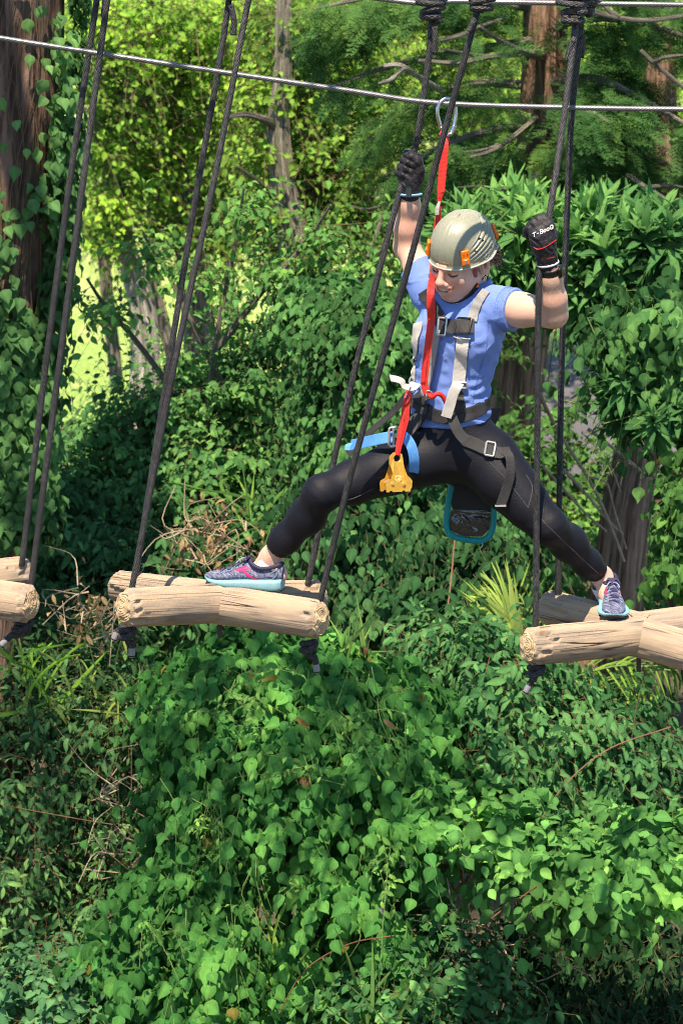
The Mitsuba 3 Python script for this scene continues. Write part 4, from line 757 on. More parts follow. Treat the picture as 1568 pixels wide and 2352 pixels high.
def platform(label, centre, ends, seed, rod):
    """Four half poles meeting at the centre; ends: (point, radius)."""
    t = thing('log_platform', label, 'platform', 'cross shaped log platforms hanging on ropes')
    for k, (e, r) in enumerate(ends):
        (m, uv), (em, euv) = log_mesh(centre[k], e, r * 1.03, r, seed + k)
        key = part(t, 'log', m, 'weathered_wood', True, uv=uv)
        part(key, 'sawn_end', em, 'end_grain', True, uv=euv)
    m, uv = tube(spline([rod[0], rod[1]], 4), 0.008, 10); part(t, 'bolt', m, 'iron_rod', 30)
R_ = 0.064
c = P(505, 1384, 0.0)
platform('cross shaped log platform in the middle under the sideways running shoe', [c + V(.012, -.01, 0), c + V(-.012, -.01, -.003), c + V(.03, .02, .004), c + V(-.03, .02, .002)],
         [(P(283, 1396, -0.23), R_), (P(737, 1424, -0.23), R_), (P(262, 1348, 0.20), R_ * .9), (P(738, 1372, 0.20), R_ * .94)], 3, (c - V(0, .02, .03), c - V(0, .02, .115)))
c = P(1466, 1458, 0.0)
platform('cross shaped log platform at right under the shoe that points to the viewer', [c + V(.012, -.01, 0), c + V(-.012, -.01, -.003), c + V(.03, .02, .004), c + V(-.03, .02, .002)],
         [(P(1211, 1486, -0.23), R_ * .98), (P(1700, 1530, -0.20), R_), (P(1248, 1392, 0.20), R_ * .92), (P(1700, 1420, 0.20), R_)], 21, (c - V(0, .02, .03), c - V(0, .02, .12)))
c = P(-165, 1350, 0.0)
platform('log platform cut off by the left edge, two sawn ends showing', [c + V(.012, -.01, 0), c + V(-.012, -.01, -.003), c + V(.03, .02, .004), c + V(-.03, .02, .002)],
         [(P(-395, 1400, -0.20), R_), (P(72, 1388, -0.20), R_), (P(-400, 1320, 0.20), R_), (P(66, 1318, 0.20), R_ * .95)], 40, (c - V(0, .02, .03), c - V(0, .02, .115)))

# ------------------------------------------------------------------ ropes with their knots
RR = 0.0104
def coil(c, ax, R, turns, pitch, start=0, wob=0.0, n=None, seed=0):
    ax = unit(ax); x = unit(np.cross(ax, [0.2, 1, 0.1])); z = np.cross(ax, x)
    n = n or int(24 * turns); s = np.linspace(0, 1, n); th = start + 2 * np.pi * turns * s
    R = R * (1 + wob * np.sin(3 * th + seed))
    return c + ax * (pitch * turns * (s - 0.5))[:, None] + R[:, None] * (np.cos(th)[:, None] * x + np.sin(th)[:, None] * z)
def rope(label, pts, group=None, low=None, tail=None, top=None, r=RR, tail2=None):
    t = thing('hanging_rope', label, 'rope', group)
    m, uv = tube(spline(pts, 70), r, 14); part(t, 'line', m, 'rope_braid', True, uv=uv)
    if low is not None:   # stopper knot below the log, with its tail
        c, d = low
        d = unit(d)
        k = [(coil(c + d * .010, d, 0.019, 1.7, 0.020, 0.4, .06), r * 1.02, 12), (spline([c - d * .006 + V(.02, .0, 0), c + V(.022, -.018, 0), c + d * .024 + V(-.004, -.026, .004), c + d * .022 + V(-.024, -.004, 0)], 24), r * 1.0, 12)]
        m, uv = tubes(k); part(t, 'stopper_knot', m, 'rope_braid', True, uv=uv)
        a, b = tail; q = spline([c + d * .01, c + d * .03 + (a - c) * .3, a, b], 26)
        m, uv = tube(q, r * 1.0, 12); part(t, 'tail', m, 'rope_braid', True, uv=uv)
        m, uv = tube(b + unit(q[-1] - q[-3]) * np.linspace(-.028, .003, 6)[:, None], r * 1.05 * np.array([.98, 1.02, 1, 1, .95, .8]), 12); part(t, 'taped_end', m, 'rope_tape', 40)
    if top is not None:   # the hitch round the overhead cable
        for q in top:
            m, uv = tube(q, r * 1.05, 12); part(t, 'hitch', m, 'rope_braid', True, uv=uv)
    for tl in (tail2 or []):
        m, uv = tube(spline(tl, 16), r * .95, 12); part(t, 'cut_end', m, 'rope_braid', True, uv=uv)
    return t
def hitch(cx, cy, y, spread=1.0, seed=0):
    """Coils of a hitch, stacked below the overhead cable; cy is where the lowest coil sits."""
    c = P(cx, cy, y); k = 0.001428
    return [coil(c + V(0, 0, .012), V(.1, 0, 1), .030 * spread, 1.15, .012, 0.5 + seed, .08, seed=seed), coil(c + V(.004, 0, .036), V(-.15, .1, 1), .036 * spread, 1.15, .012, 2.2 + seed, .08, seed=seed + 1),
            coil(c + V(-.004, 0, .064), V(.12, -.1, 1), .045 * spread, 1.1, .01, 4 + seed, .06, seed=seed + 2), coil(c + V(.002, 0, .092), V(0, .15, 1), .050 * spread, 1.1, .01, 1 + seed, .06, seed=seed + 3)]
yF, yB = -0.15, 0.14
def ext(a, b, k): return b + (b - a) * k
# leftmost platform
rope('rear black rope of the two nearest the ivy covered trunk', [P(50, 1300, yB), P(105, 840, .12), P(160, 420, .11), P(222, 0, .10), P(240, -120, .10)], tail2=[[P(243, -50, .08), P(241, 0, .08), P(238, 38, .08)]])
rope('greyer front rope of the two nearest the ivy covered trunk', [P(70, 1355, yF), P(118, 980, -.14), P(172, 560, -.11), P(246, 0, -.02), P(262, -120, 0)], low=(P(55, 1432, yF), V(-.35, 0, -1)), tail=(P(26, 1460, yF), P(2, 1484, yF)))
# middle platform
rope('rear rope of the left pair on the middle log platform, knotted at top edge', [P(309, 1340, yB), P(384, 860, .12), P(445, 480, .10), P(499, 170, .09), P(524, 10, .08), P(530, -60, .08)],
     top=hitch(528, -4, .07, .8, 1), tail2=[[P(530, 10, .05), P(537, 45, .05), P(536, 80, .05)]], low=(P(296, 1428, yB), V(-.3, 0, -1)), tail=(P(272, 1448, yB), P(262, 1470, yB)))
rope('front rope of the left pair on the middle log platform', [P(302, 1356, yF), P(360, 1050, -.13), P(408, 800, -.11), P(494, 400, -.04), P(570, 0, .06), P(590, -90, .08)], low=(P(292, 1448, yF), V(0, 0, -1)), tail=(P(302, 1478, yF), P(303, 1508, yF)))
hr = P(942, 385, .13)
rope('rear rope of the right pair on the middle platform, gripped by the raised hand', [P(706, 1345, yB), P(768, 1050, .13), P(851, 700, .12), P(926, 410, .115), P(944, 372, .11), P(962, 290, .10), P(982, 150, .08), P(990, 60, .07), P(992, 0, .06)],
     top=hitch(990, 48, .06, .92, 2), tail2=[[P(998, 60, .03), P(999, 90, .03), P(997, 122, .03)]])
rope('long front rope of the middle platform passing left of the helmet', [P(734, 1384, -.20), P(790, 1150, -.24), P(850, 925, -.28), P(945, 585, -.34), P(1025, 285, -.39), P(1092, 40, -.43), P(1103, 0, -.44)],
     top=hitch(1104, 26, -.44, .92, 4), tail2=[[P(1092, 40, -.45), P(1084, 55, -.45), P(1076, 72, -.45)]], low=(P(708, 1478, -.16), V(0, 0, -1)), tail=(P(722, 1510, -.16), P(728, 1545, -.16)))
# right platform
rope('front rope of the right log platform, gripped by the lower hand', [P(1230, 1460, -.19), P(1233, 1050, -.235), P(1236, 700, -.285), P(1240, 612, -.285), P(1249, 560, -.275), P(1262, 490, -.23), P(1290, 300, -.13), P(1316, 100, -.02), P(1322, 40, .0)],
     top=hitch(1316, 52, -.01, .95, 6), tail2=[[P(1314, 90, -.03), P(1306, 120, -.03), P(1302, 138, -.03)]], low=(P(1230, 1534, -.18), V(-.1, 0, -1)), tail=(P(1222, 1562, -.18), P(1206, 1592, -.18)))
rope('rear rope of the right log platform passing behind the bent elbow', [P(1281, 1375, .16), P(1288, 900, .13), P(1299, 560, .10), P(1312, 270, .06), P(1330, 100, .04), P(1334, 40, .04)],
     top=hitch(1338, 34, .04, 1.0, 8), tail2=[[P(1338, 80, .05), P(1336, 110, .05), P(1334, 132, .05)]])

# ------------------------------------------------------------------ steel cables
def cable(label, pts, r):
    t = numbered('steel_cable'); q = spline(pts, 160); m, uv = tube(q, r, 14); scene[t] = ply(m, 'cable_steel', True, uv=uv)
    lab(t, label, 'cable', None)
yC = 0.02
cable('steel safety cable crossing the whole picture behind the ropes, carrying the carabiner', [P(-260, 40, yC), P(0, 86, yC), P(250, 125, yC), P(500, 163, yC), P(800, 207, yC), P(1000, 235, yC), P(1300, 246, yC), P(1568, 250, yC), P(1800, 252, yC)], 0.0085)
cable('overhead steel cable at the top right edge that the ropes are tied to', [P(200, -115, .06), P(880, -3, .06), P(1060, 2, .05), P(1300, 6, .04), P(1568, 10, .03), P(1800, 14, .03)], 0.0085)

# ------------------------------------------------------------------ carabiner and red lanyard
t = thing('carabiner', 'silver steel carabiner hooked over the safety cable', 'carabiner')
o = P(1027, 268, yC)
def carab(s):  # closed pear outline, s in 0..1
    px = [(-.024, -.030), (-.0345, .010), (-.030, .040), (-.012, .058), (.010, .057), (.026, .040), (.030, .012), (.0275, -.010), (.017, -.048), (.004, -.057), (-.012, -.050)]
    return np.array(px)
pts = carab(0); pts = np.vstack([pts, pts[:1]]); tw = V(.93, .36, 0)
cl = spline([o + tw * a + V(0, 0, b) for a, b in pts], 90)
m, uv = tube(cl[:62], .0062, 12); part(t, 'body', m, 'steel', True)
m, uv = tube(cl[70:], .0062, 12); part(t, 'spine', m, 'steel', True)
m, uv = tube(cl[60:72], .0075, 12); part(t, 'screw_gate', m, 'steel', True)
t = thing('red_lanyard', 'red webbing lanyard running from the carabiner behind the helmet down to the harness', 'lanyard')
lan = t
def vband(pxs, ys, ws, nrm, n=60):
    q = spline([P(x, y, d) for (x, y), d in zip(pxs, ys)], n); w = np.interp(np.linspace(0, 1, n), np.linspace(0, 1, len(ws)), ws)
    if np.ndim(nrm[0]): nr = np.stack([np.interp(np.linspace(0, 1, n), np.linspace(0, 1, len(nrm)), np.array(nrm)[:, k]) for k in range(3)], 1)
    else: nr = np.array(nrm, float)
    return ribbon(q, nr, w, .004)
m, uv = vband([(1016, 306), (1021, 330), (1017, 380), (1012, 440)], [.03, .01, .01, .01], [.012, .024, .026, .024], (.2, -1, .1)); part(t, 'sewn_loop', m, 'webbing_red', False, uv=uv)
m, uv = tube(spline([P(1012, 312, .0), P(1016, 303, .012), P(1024, 306, .03), P(1026, 326, .03)], 14), .008, 10); part(t, 'eye', m, 'webbing_red', True, uv=uv)
m, uv = vband([(1012, 436), (1008, 470), (1006, 500), (1002, 540), (996, 600), (992, 640)], [.01, .015, .02, .03, .03, -.02], [.024, .012, .020, .028, .026, .022], [(.2, -1, 0), (.85, -.5, 0), (.2, -1, 0), (.1, -1, 0), (.1, -1, 0), (.1, -1, 0)]); part(t, 'band', m, 'webbing_red', False, uv=uv)
m, uv = vband([(1009, 462), (1004, 478), (1003, 492)], [.0, .0, .004], [.006, .012, .013], (.1, -1, 0), 10); part(t, 'sewn_tab', m, 'webbing_beige', False, uv=uv)
# ------------------------------------------------------------------ the climber: joints
YAW, PIT, ROLL, HK = math.radians(40), math.radians(23), math.radians(11), 1.08
hL = V(math.cos(YAW), -math.sin(YAW), 0); hF = V(-math.sin(YAW) * math.cos(PIT), -math.cos(YAW) * math.cos(PIT), -math.sin(PIT)); hU = np.cross(hF, hL)
hL, hU = hL * math.cos(ROLL) - hU * math.sin(ROLL), hU * math.cos(ROLL) + hL * math.sin(ROLL)
HC = P(1060, 594, -.035); HM = np.stack([hL, hF, hU])           # rows: her left, forward, up
def H(x, f, u): return HC + HK * (x * hL + f * hF + u * hU)
tR = V(math.cos(.52), -math.sin(.52), 0); tF = V(-math.sin(.52), -math.cos(.52), 0)
shL, shR = P(1137, 705, -.06), P(990, 668, .08)
elL, wrL = P(1272, 722, -.20), P(1261, 612, -.275)
elR, wrR = P(933, 566, .20), P(941, 438, .13)
nkB = P(1072, 668, .05)
hipR, knR, anR = P(985, 1045, .03), P(738, 1132, -.15), P(622, 1278, -.02)
hipL, knL, anL = P(1098, 1050, -.01), P(1258, 1208, -.12), P(1382, 1324, .12)
BX, BY, BZ = (-.42, 1.0), (-.42, .42), (-.45, 1.2)
def torso(f):
    row = [(1046, 1062, .03, .080, .085), (1044, 1030, .03, .125, .098), (1040, 985, .03, .132, .100), (1034, 935, .025, .122, .092), (1038, 880, .02, .122, .090), (1052, 810, .015, .132, .100), (1064, 740, .015, .138, .106), (1070, 690, .02, .118, .085), (1073, 655, .025, .062, .062)]
    f.loft(np.array([P(x, y, d) for x, y, d, _, _ in row]), tR, tF, [r[3] for r in row], [r[4] for r in row], .03)
    ch = P(1062, 768, .015)
    for s in (-1, 1): f.ell(ch + tR * .062 * s + tF * .068, (.064, .050, .062), np.stack([tR, tF, [0, 0, 1]]), .05)
    for a in (shL, shR): f.cap(nkB - V(0, 0, .03), a, .05, .052, .05)
def arms(f, k=.03):
    f.chain([shL, shL + (elL - shL) * .45, elL], [.053, .050, .041], k)
    f.cap(shL + (elL - shL) * .35 + V(0, -.004, .012), shL + (elL - shL) * .62 + V(0, -.004, .010), .036, .034, .03)
    f.chain([elL, elL + (wrL - elL) * .33, elL + (wrL - elL) * .75, wrL], [.038, .0415, .033, .0285], k)
    f.chain([shR, shR + (elR - shR) * .45, elR], [.052, .046, .039], k)
    f.chain([elR, elR + (wrR - elR) * .33, elR + (wrR - elR) * .75, wrR], [.038, .040, .032, .0285], k)
def legs(f, k=.035):
    f.chain([hipR, hipR + (knR - hipR) * .35, hipR + (knR - hipR) * .72, knR], [.084, .072, .060, .0515], k)
    f.cap(hipR + (knR - hipR) * .2 - V(0, 0, .012), hipR + (knR - hipR) * .7 - V(0, 0, .003), .068, .056, k)
    cR = knR + (anR - knR) * .34 + V(.010, .010, -.006)
    f.chain([knR, cR, knR + (anR - knR) * .72, anR], [.0505, .0515, .041, .0345], k)
    f.chain([hipL, hipL + (knL - hipL) * .35, hipL + (knL - hipL) * .72, knL], [.086, .078, .065, .0545], k)
    f.cap(hipL + V(.05, -.01, .02), hipL + (knL - hipL) * .5 + V(.010, 0, .010), .062, .064, .05)
    cL = knL + (anL - knL) * .34 + V(.006, .016, 0)
    f.chain([knL, cL, knL + (anL - knL) * .72, anL], [.0525, .0525, .040, .033], k)
    f.cap(P(1000, 1045, .02), P(1085, 1045, .0), .080, .080, .05)
    for s, h in ((-1, hipR), (1, hipL)): f.ell(h + tR * .02 * s - tF * .05 + V(0, 0, -.01), (.080, .072, .080), np.stack([tR, tF, [0, 0, 1]]), .05)
def foot(f):
    f.cap(anR, anR + V(-.05, .01, -.06), .034, .034, .02); f.cap(anR + V(-.05, .01, -.06), anR + V(-.13, .03, -.075), .034, .026, .02); f.cap(anR, anR + V(.03, -.01, -.06), .033, .03, .02)
    f.cap(anL, anL + V(.02, -.05, -.05), .033, .032, .02); f.cap(anL + V(.02, -.05, -.05), anL + V(.03, -.12, -.08), .032, .027, .02)
def head(f):
    c = lambda a, b, ra, rb, k=.012, sub=False: f.cap(H(*a), H(*b), ra * HK, rb * HK, k, sub)
    e = lambda p, r, k=.015, sub=False: f.ell(H(*p), np.array(r) * HK, HM, k, sub)
    f.cap(H(0, -.022, -.04), nkB + V(.0, .01, -.03), .055, .058, .03)
    c((0, .02, -.06), (0, .005, -.10), .05, .045, .03)
    e((0, -.008, .045), (.073, .094, .085)); e((0, .040, -.012), (.060, .058, .082), .02); e((0, .048, -.060), (.043, .045, .038), .025)
    for s in (-1, 1):
        c((s * .054, .012, -.040), (s * .018, .072, -.082), .019, .016, .03)
        e((s * .037, .067, -.024), (.029, .026, .028), .032)                       # raised cheeks of the smile
        c((s * .046, .070, .026), (s * .012, .094, .026), .010, .011, .014)        # brow
        e((s * .031, .094, .005), (.017, .013, .011), .010, True)                  # socket
        e((s * .031, .079, .005), (.0148, .0135, .0138), .003)                     # lowered lid over the eyeball
        c((s * .019, .091, .003), (s * .043, .082, .003), .0022, .0016, .003, True)   # slit under the lid
        e((s * .078, -.012, -.008), (.009, .019, .033), .008); e((s * .086, -.006, -.004), (.006, .010, .018), .005, True)
        c((s * .080, -.030, .010), (s * .083, -.020, .022), .005, .006, .006); c((s * .083, -.020, .022), (s * .080, -.004, .020), .006, .005, .006)
        e((s * .0115, .106, -.030), (.0095, .010, .0085), .008)
        c((s * .026, .099, -.036), (s * .038, .084, -.060), .0016, .0016, .012, True)  # smile fold
    c((0, .094, .026), (0, .119, -.018), .0075, .0095, .014); e((0, .119, -.021), (.0125, .0115, .0105), .010)
    e((0, .078, -.084), (.021, .018, .016), .016); e((0, .086, -.052), (.034, .022, .020), .014)
    e((0, .082, -.053), (.040, .020, .024), .020)
    mouth = []
    for x, u in ((-.033, -.0365), (-.027, -.0430), (-.014, -.051), (0, -.0545), (.014, -.051), (.027, -.0430), (.033, -.0365)):
        d = .14
        while f.at(H(x, d, u)) > 0 and d > .03: d -= .0008
        mouth.append((x, d - .001 - .001 * (abs(x) > .02), u))
    for a, b in zip(mouth[:-1], mouth[1:]):
        up = lambda q: (q[0] * .93, q[1] - .001, q[2] + .0100 - abs(q[0]) * .26); lo = lambda q: (q[0] * .90, q[1] - .002, q[2] - .0135 + abs(q[0]) * .40)
        c(up(a), up(b), .0030, .0030, .005); c(lo(a), lo(b), .0040, .0040, .005)
    for a, b in zip(mouth[:-1], mouth[1:]): c((a[0] * .93, a[1], a[2]), (b[0] * .93, b[1], b[2]), .0080 - .17 * abs(a[0]), .0080 - .17 * abs(b[0]), .002, True)
    return mouth

# ------------------------------------------------------------------ body, one continuous surface
person = thing('person', 'smiling climber in blue shirt and black leggings striding sideways between two log platforms', 'person')
hx = (HC[0] - .14, HC[0] + .14); hy = (HC[1] - .16, HC[1] + .12); hz = (HC[2] - .15, HC[2] + .02)
ff = Field(axis(*BX, .007, (*hx, .0024)), axis(*BY, .007, (*hy, .0024)), axis(*BZ, .007, (*hz, .0024)))
torso(ff); arms(ff); legs(ff)
foot(ff)
hand_in = [(wrL, P(1247, 560, -.285)), (wrR, P(940, 390, .125))]
for a, b in hand_in: ff.cap(a, b, .027, .024, .015)
ff.offset(lambda g: .0035 * np.clip((P(0, 690)[2] - g[:, 2]) / .04, 0, 1) * np.clip((shL[0] - .03 - g[:, 0]) / .04 + (P(0, 1000)[2] - g[:, 2] > 0), 0, 1))   # clothed parts a little slimmer
mouth = head(ff)
bm = ff.mesh()
def head_local(v): return ((v - HC) / HK) @ HM.T
q = head_local(bm.vertices); base = np.array([.64, .405, .305])
nz = meshkit.fbm(bm.vertices * 22, 3, 4)[:, None]; nf = meshkit.noise(bm.vertices * 130, 6)[:, None]
col = base * (1 + .16 * (nz - .5) + .08 * (nf - .5)) * (1 + np.array([.02, -.10, -.12]) * np.clip(meshkit.fbm(bm.vertices * 14, 2, 9)[:, None] - .45, 0, 1) * 3)
for e_ in (elL, elR):
    g_ = np.exp(-(np.linalg.norm(bm.vertices - e_, axis=1) / .045) ** 2)[:, None]; col = col * (1 - .35 * g_) + .35 * g_ * np.array([.60, .30, .23])
inhead = (np.abs(q) < .14).all(1)
g = lambda c, s: np.exp(-(((q - np.array(c)) / np.array(s)) ** 2).sum(1))
flush = np.clip(g((.038, .08, -.025), (.022, .04, .02)) + g((-.038, .08, -.025), (.022, .04, .02)) + .8 * g((0, .12, -.02), (.014, .03, .012)) + .7 * g((.083, -.01, 0), (.02, .03, .04)), 0, 1) * inhead
col = col * (1 - flush[:, None]) + flush[:, None] * np.array([.62, .30, .235])
lipd = np.min([np.linalg.norm((q - np.array(m)) / np.array([1, 1.6, .9]), axis=1) for m in [tuple(np.array(a) + (np.array(b) - np.array(a)) * t) for a, b in zip(mouth[:-1], mouth[1:]) for t in (0, .25, .5, .75)]], axis=0)
lip = np.clip(1 - (lipd - .0062) / .0025, 0, 1) * inhead
col = col * (1 - lip[:, None]) + lip[:, None] * np.array([.50, .20, .165])
brow = np.clip(np.max([g((s * .036, .088, .030), (.018, .03, .0045)) for s in (-1, 1)], 0) * 1.4 - .2, 0, .8) * inhead
col = col * (1 - brow[:, None]) + brow[:, None] * np.array([.20, .12, .07])
part(person, 'body', bm, 'skin', True, color=np.clip(col, 0, 1))
def hpoly(pts, n): return spline([H(*p) for p in pts], n)
m, _ = tube(hpoly([(a * .85, b - .0125, c) for a, b, c in mouth], 20), .0085 * HK, 8); part(person, 'mouth_inside', m, 'mouth_dark', True)
for k in range(8):
    x = (k - 3.5) * .0068; yy = np.interp(x, [p[0] for p in mouth], [p[1] for p in mouth]); uu = np.interp(x, [p[0] for p in mouth], [p[2] for p in mouth])
    part(person, 'tooth', rbox((.0064 * HK, .004, (.0092 - abs(x) * .10) * HK), .0014, frame4(H(x, yy - .0030, uu + .0034), hL, hF, hU)), 'tooth', 40)
for s in (-1, 1):
    m, _ = tube(hpoly([(s * .016, .0925, .003), (s * .024, .0955, -.0005), (s * .033, .0945, -.002), (s * .041, .089, 0), (s * .047, .082, .004)], 14), [.0008, .0014, .0016, .0016, .0018, .0018, .002, .002, .002, .002, .0018, .0016, .0012, .0008], 6); part(person, 'eyelash', m, 'lash', True)
# hair: wavy strands gathered behind the ears, under the back of the helmet
R = rng(5); hs, hcol = [], []
for k in range(240):
    a = R.uniform(-1.0, 1.0); s0 = V(.074 * math.sin(a * 1.5), -.030 - .062 * math.cos(a * 1.4), R.uniform(-.005, .045)) + R.normal(0, .003, 3)
    e0 = V(s0[0] * .75 + R.normal(0, .012), -.075 - R.uniform(.01, .035), R.uniform(-.05, -.015))
    mid = (s0 + e0) / 2 + V(R.normal(0, .006), -.014, R.normal(0, .008)) * 1.2
    en = e0 + R.normal(0, .012, 3) + V(0, -.006, -.014)
    p = hpoly([tuple(s0), tuple(mid), tuple(e0), tuple(en)], 12); p = p + .002 * np.sin(np.arange(12) * 1.4 + k)[:, None] * hL
    m, _ = tube(p, np.linspace(.0022, .0009, 12), 5); hs.append(m); hcol.append(np.tile(np.array([.25, .15, .085]) * R.uniform(.55, 1.7), (len(m.vertices), 1)))
for k in range(26):   # loose wisps in front of and above the ear
    s0 = V(.076, R.uniform(-.02, .012), R.uniform(.02, .035)); p = hpoly([tuple(s0), tuple(s0 + V(.006, -.006, -.02)), tuple(s0 + V(.004, -.03 + R.normal(0, .008), -.045 + R.normal(0, .01)))], 10)
    m, _ = tube(p, .0009, 4); hs.append(m); hcol.append(np.tile(np.array([.28, .17, .10]) * R.uniform(.6, 1.5), (len(m.vertices), 1)))
part(person, 'hair', cat(hs), 'hair', True, color=np.vstack(hcol))
t = thing('earring', 'small gold hoop earring below the climber\'s ear', 'earring')
m, _ = tube(H(.084, .004, -.043) + HK * .006 * (np.cos(np.linspace(0, 6.28, 20))[:, None] * hF + np.sin(np.linspace(0, 6.28, 20))[:, None] * hU), .0014, 6); part(t, 'hoop', m, 'gold', True)
part(t, 'stud', tm(*(lambda s: (s.vertices + H(.088, -.002, -.032), s.faces))(trimesh.creation.icosphere(2, .0032))), 'gold', True)

# ------------------------------------------------------------------ shirt
fs = Field(axis(-.10, .60, .0045), axis(-.30, .34, .0045), axis(.20, 0.80, .0045))
fs.ax = (axis(-.12, .62, .0042), axis(-.32, .34, .0042), axis(.16, .86, .0042)); fs.D = np.full([len(a) for a in fs.ax], .06, np.float32)
torso(fs)
slL, slR = shL + (elL - shL) * .34, shR + (elR - shR) * .36
fs.chain([shL, slL + (elL - shL) * .08], [.060, .064], .035); fs.chain([shR, slR + (elR - shR) * .08], [.058, .060], .035)
fs.cap(nkB + (H(0, -.022, -.05) - nkB) * .45, nkB + V(0, 0, -.03), .060, .066, .04)
def wrinkles(g):
    """Folds of the jersey: horizontal at the waist, pulled from armpit to chest, fine ones all over."""
    z = g[:, 2]; d1 = g @ unit(V(.55, .1, .83)); d2 = g @ unit(V(-.5, .2, .84))
    nn = meshkit.fbm(g * 9, 2, 3); low = np.clip((P(0, 820)[2] - z) / .10, 0, 1); hi = 1 - low
    w = low * .0030 * np.sin(z * 150 + nn * 22 + g[:, 0] * 45) * np.clip(meshkit.noise(g * 11, 8) * 2.2 - .5, 0, 1)
    w += hi * .0026 * np.sin(d1 * 110 + nn * 18) * np.clip(meshkit.noise(g * 8, 12) * 2.4 - .7, 0, 1)
    w += .0016 * np.sin(d2 * 150 + nn * 16) * np.clip(meshkit.noise(g * 10, 22) * 2.4 - .8, 0, 1)
    cr = np.clip(1 - 3.2 * np.abs(np.sin(d1 * 34 + nn * 9)), 0, 1) * np.clip(meshkit.noise(g * 13, 31) * 2.6 - 1.1, 0, 1); cr2 = np.clip(1 - 3.2 * np.abs(np.sin(d2 * 40 + nn * 8 + 1)), 0, 1) * np.clip(meshkit.noise(g * 12, 37) * 2.6 - 1.1, 0, 1)
    return -.006 - w - .0032 * cr - .0028 * cr2
fs.offset(wrinkles, .035)
fs.cut(slL, elL - shL); 
fz = fs.copy()
# the right sleeve's plane would cut the chest as well: only bite away what lies on the upper arm
ar = unit(elR - shR)
fs.cap(slR + ar * .10, elR + ar * .05, .10, .10, .002, True)
hem = P(1040, 984, -.08)
fs.cut(hem, V(.05, .0, -1) - tF * .16)
nb = nkB + V(0, 0, -.012); nt = H(0, -.022, -.06); fs.cap(nb + (nt - nb) * .5, nt + (nt - nb) * 1.0, .066, .085, .004, True)      # neck opening
sm = fs.mesh(); part(person, 'shirt', sm, 'blue_jersey', True)
def on(field, pts, n=40, lift=.003):
    """A line over the surface of a garment, from points of the photograph."""
    q = spline([(x, y, 0) for x, y in pts], n); return field.hit(q[:, 0], q[:, 1], lift)
q, _n = on(fs, [(1121, 735), (1116, 800), (1098, 860), (1085, 925)], 40, .0005); m, _ = tube(q, .0014, 6); part(person, 'shirt_seam', m, 'blue_seam', True)
# rolled collar and ribbed sleeve hems
cn = unit(nt - nb); cx = unit(np.cross(cn, tF)); cy = np.cross(cn, cx); ring = []
for a in np.linspace(0, 2 * np.pi, 49):
    d = cx * math.cos(a) + cy * math.sin(a); h = .09
    while fs.at(nb + cn * h + d * .0665) > 0 and h > -.05: h -= .002
    ring.append(nb + cn * (h + .003) + d * .0665)
ring = np.array(ring)
for _ in range(4): ring = (np.roll(ring[:-1], 1, 0) + 2 * ring[:-1] + np.roll(ring[:-1], -1, 0)) / 4; ring = np.vstack([ring, ring[:1]])
m, _ = tube(ring, .0062, 10, False); part(person, 'collar', m, 'blue_jersey', True)
for base_, ax_, r in ((slL - unit(elL - shL) * .008, unit(elL - shL), .068), ):
    x = unit(np.cross(ax_, [0, 0, 1])); z = np.cross(x, ax_)
    for k in range(4):
        ring = []
        for a in np.linspace(0, 2 * np.pi, 41):
            d = x * math.cos(a) + z * math.sin(a); r = .03; c0 = base_ - ax_ * .008 * k
            while fz.at(c0 + d * r) < 0 and r < .125: r += .0015
            ring.append(c0 + d * (r + .0004))
        m, _ = tube(np.array(ring), .0012, 6, False); part(person, 'sleeve_rib', m, 'blue_jersey', True)

# ------------------------------------------------------------------ leggings
fl = Field(axis(-.34, .92, .0046), axis(-.33, .24, .0046), axis(-.32, .34, .0046))
legs(fl)
row = [(1046, 1062, .03, .080, .085), (1044, 1030, .03, .125, .098), (1040, 985, .03, .132, .100), (1036, 955, .028, .124, .094)]
fl.loft(np.array([P(x, y, d) for x, y, d, _, _ in row[::1]]), tR, tF, [r[3] for r in row], [r[4] for r in row], .03)
def lw(g):
    w = 0
    for kn, hp, an in ((knR, hipR, anR), (knL, hipL, anL)):
        d = np.linalg.norm(g - kn, axis=1); ax = unit(an - hp)
        w = w + .0009 * np.sin((g @ unit(hp - an + V(.0, 0, .5))) * 190 + meshkit.fbm(g * 10, 2, 6) * 10) * np.exp(-(d / .07) ** 2)
        d = np.linalg.norm(g - an - (kn - an) * .10, axis=1); w = w + .0022 * np.sin((g @ unit(kn - an)) * 330 + meshkit.noise(g * 20, 3) * 5) * np.exp(-(d / .04) ** 2)
    return -.0035 - w
fl.offset(lw, .03)
fl.cap(anR - (knR - anR) * .3, anR, .06, .055, .003, True); fl.cap(anL - (knL - anL) * .3, anL, .055, .050, .003, True)
fl.cut(anR + (knR - anR) * .02 - V(.30, 0, 0), V(-1, 0, 0))
lm_ = fl.mesh(); part(person, 'leggings', lm_, 'black_leggings', True)
for pts in ([(1125, 1062), (1165, 1105), (1212, 1165)], [(1238, 1188), (1275, 1225), (1320, 1268), (1374, 1318)], [(782, 1152), (815, 1143), (858, 1122)], [(1213, 1166), (1222, 1120), (1208, 1090)]):
    q, _n = on(fl, pts, 40, .0003); ok = fl.at(q) < .004; q = q[ok]
    if len(q) > 4: m, _ = tube(q, .0010, 6); part(person, 'leggings_seam', m, 'seam_thread', True)

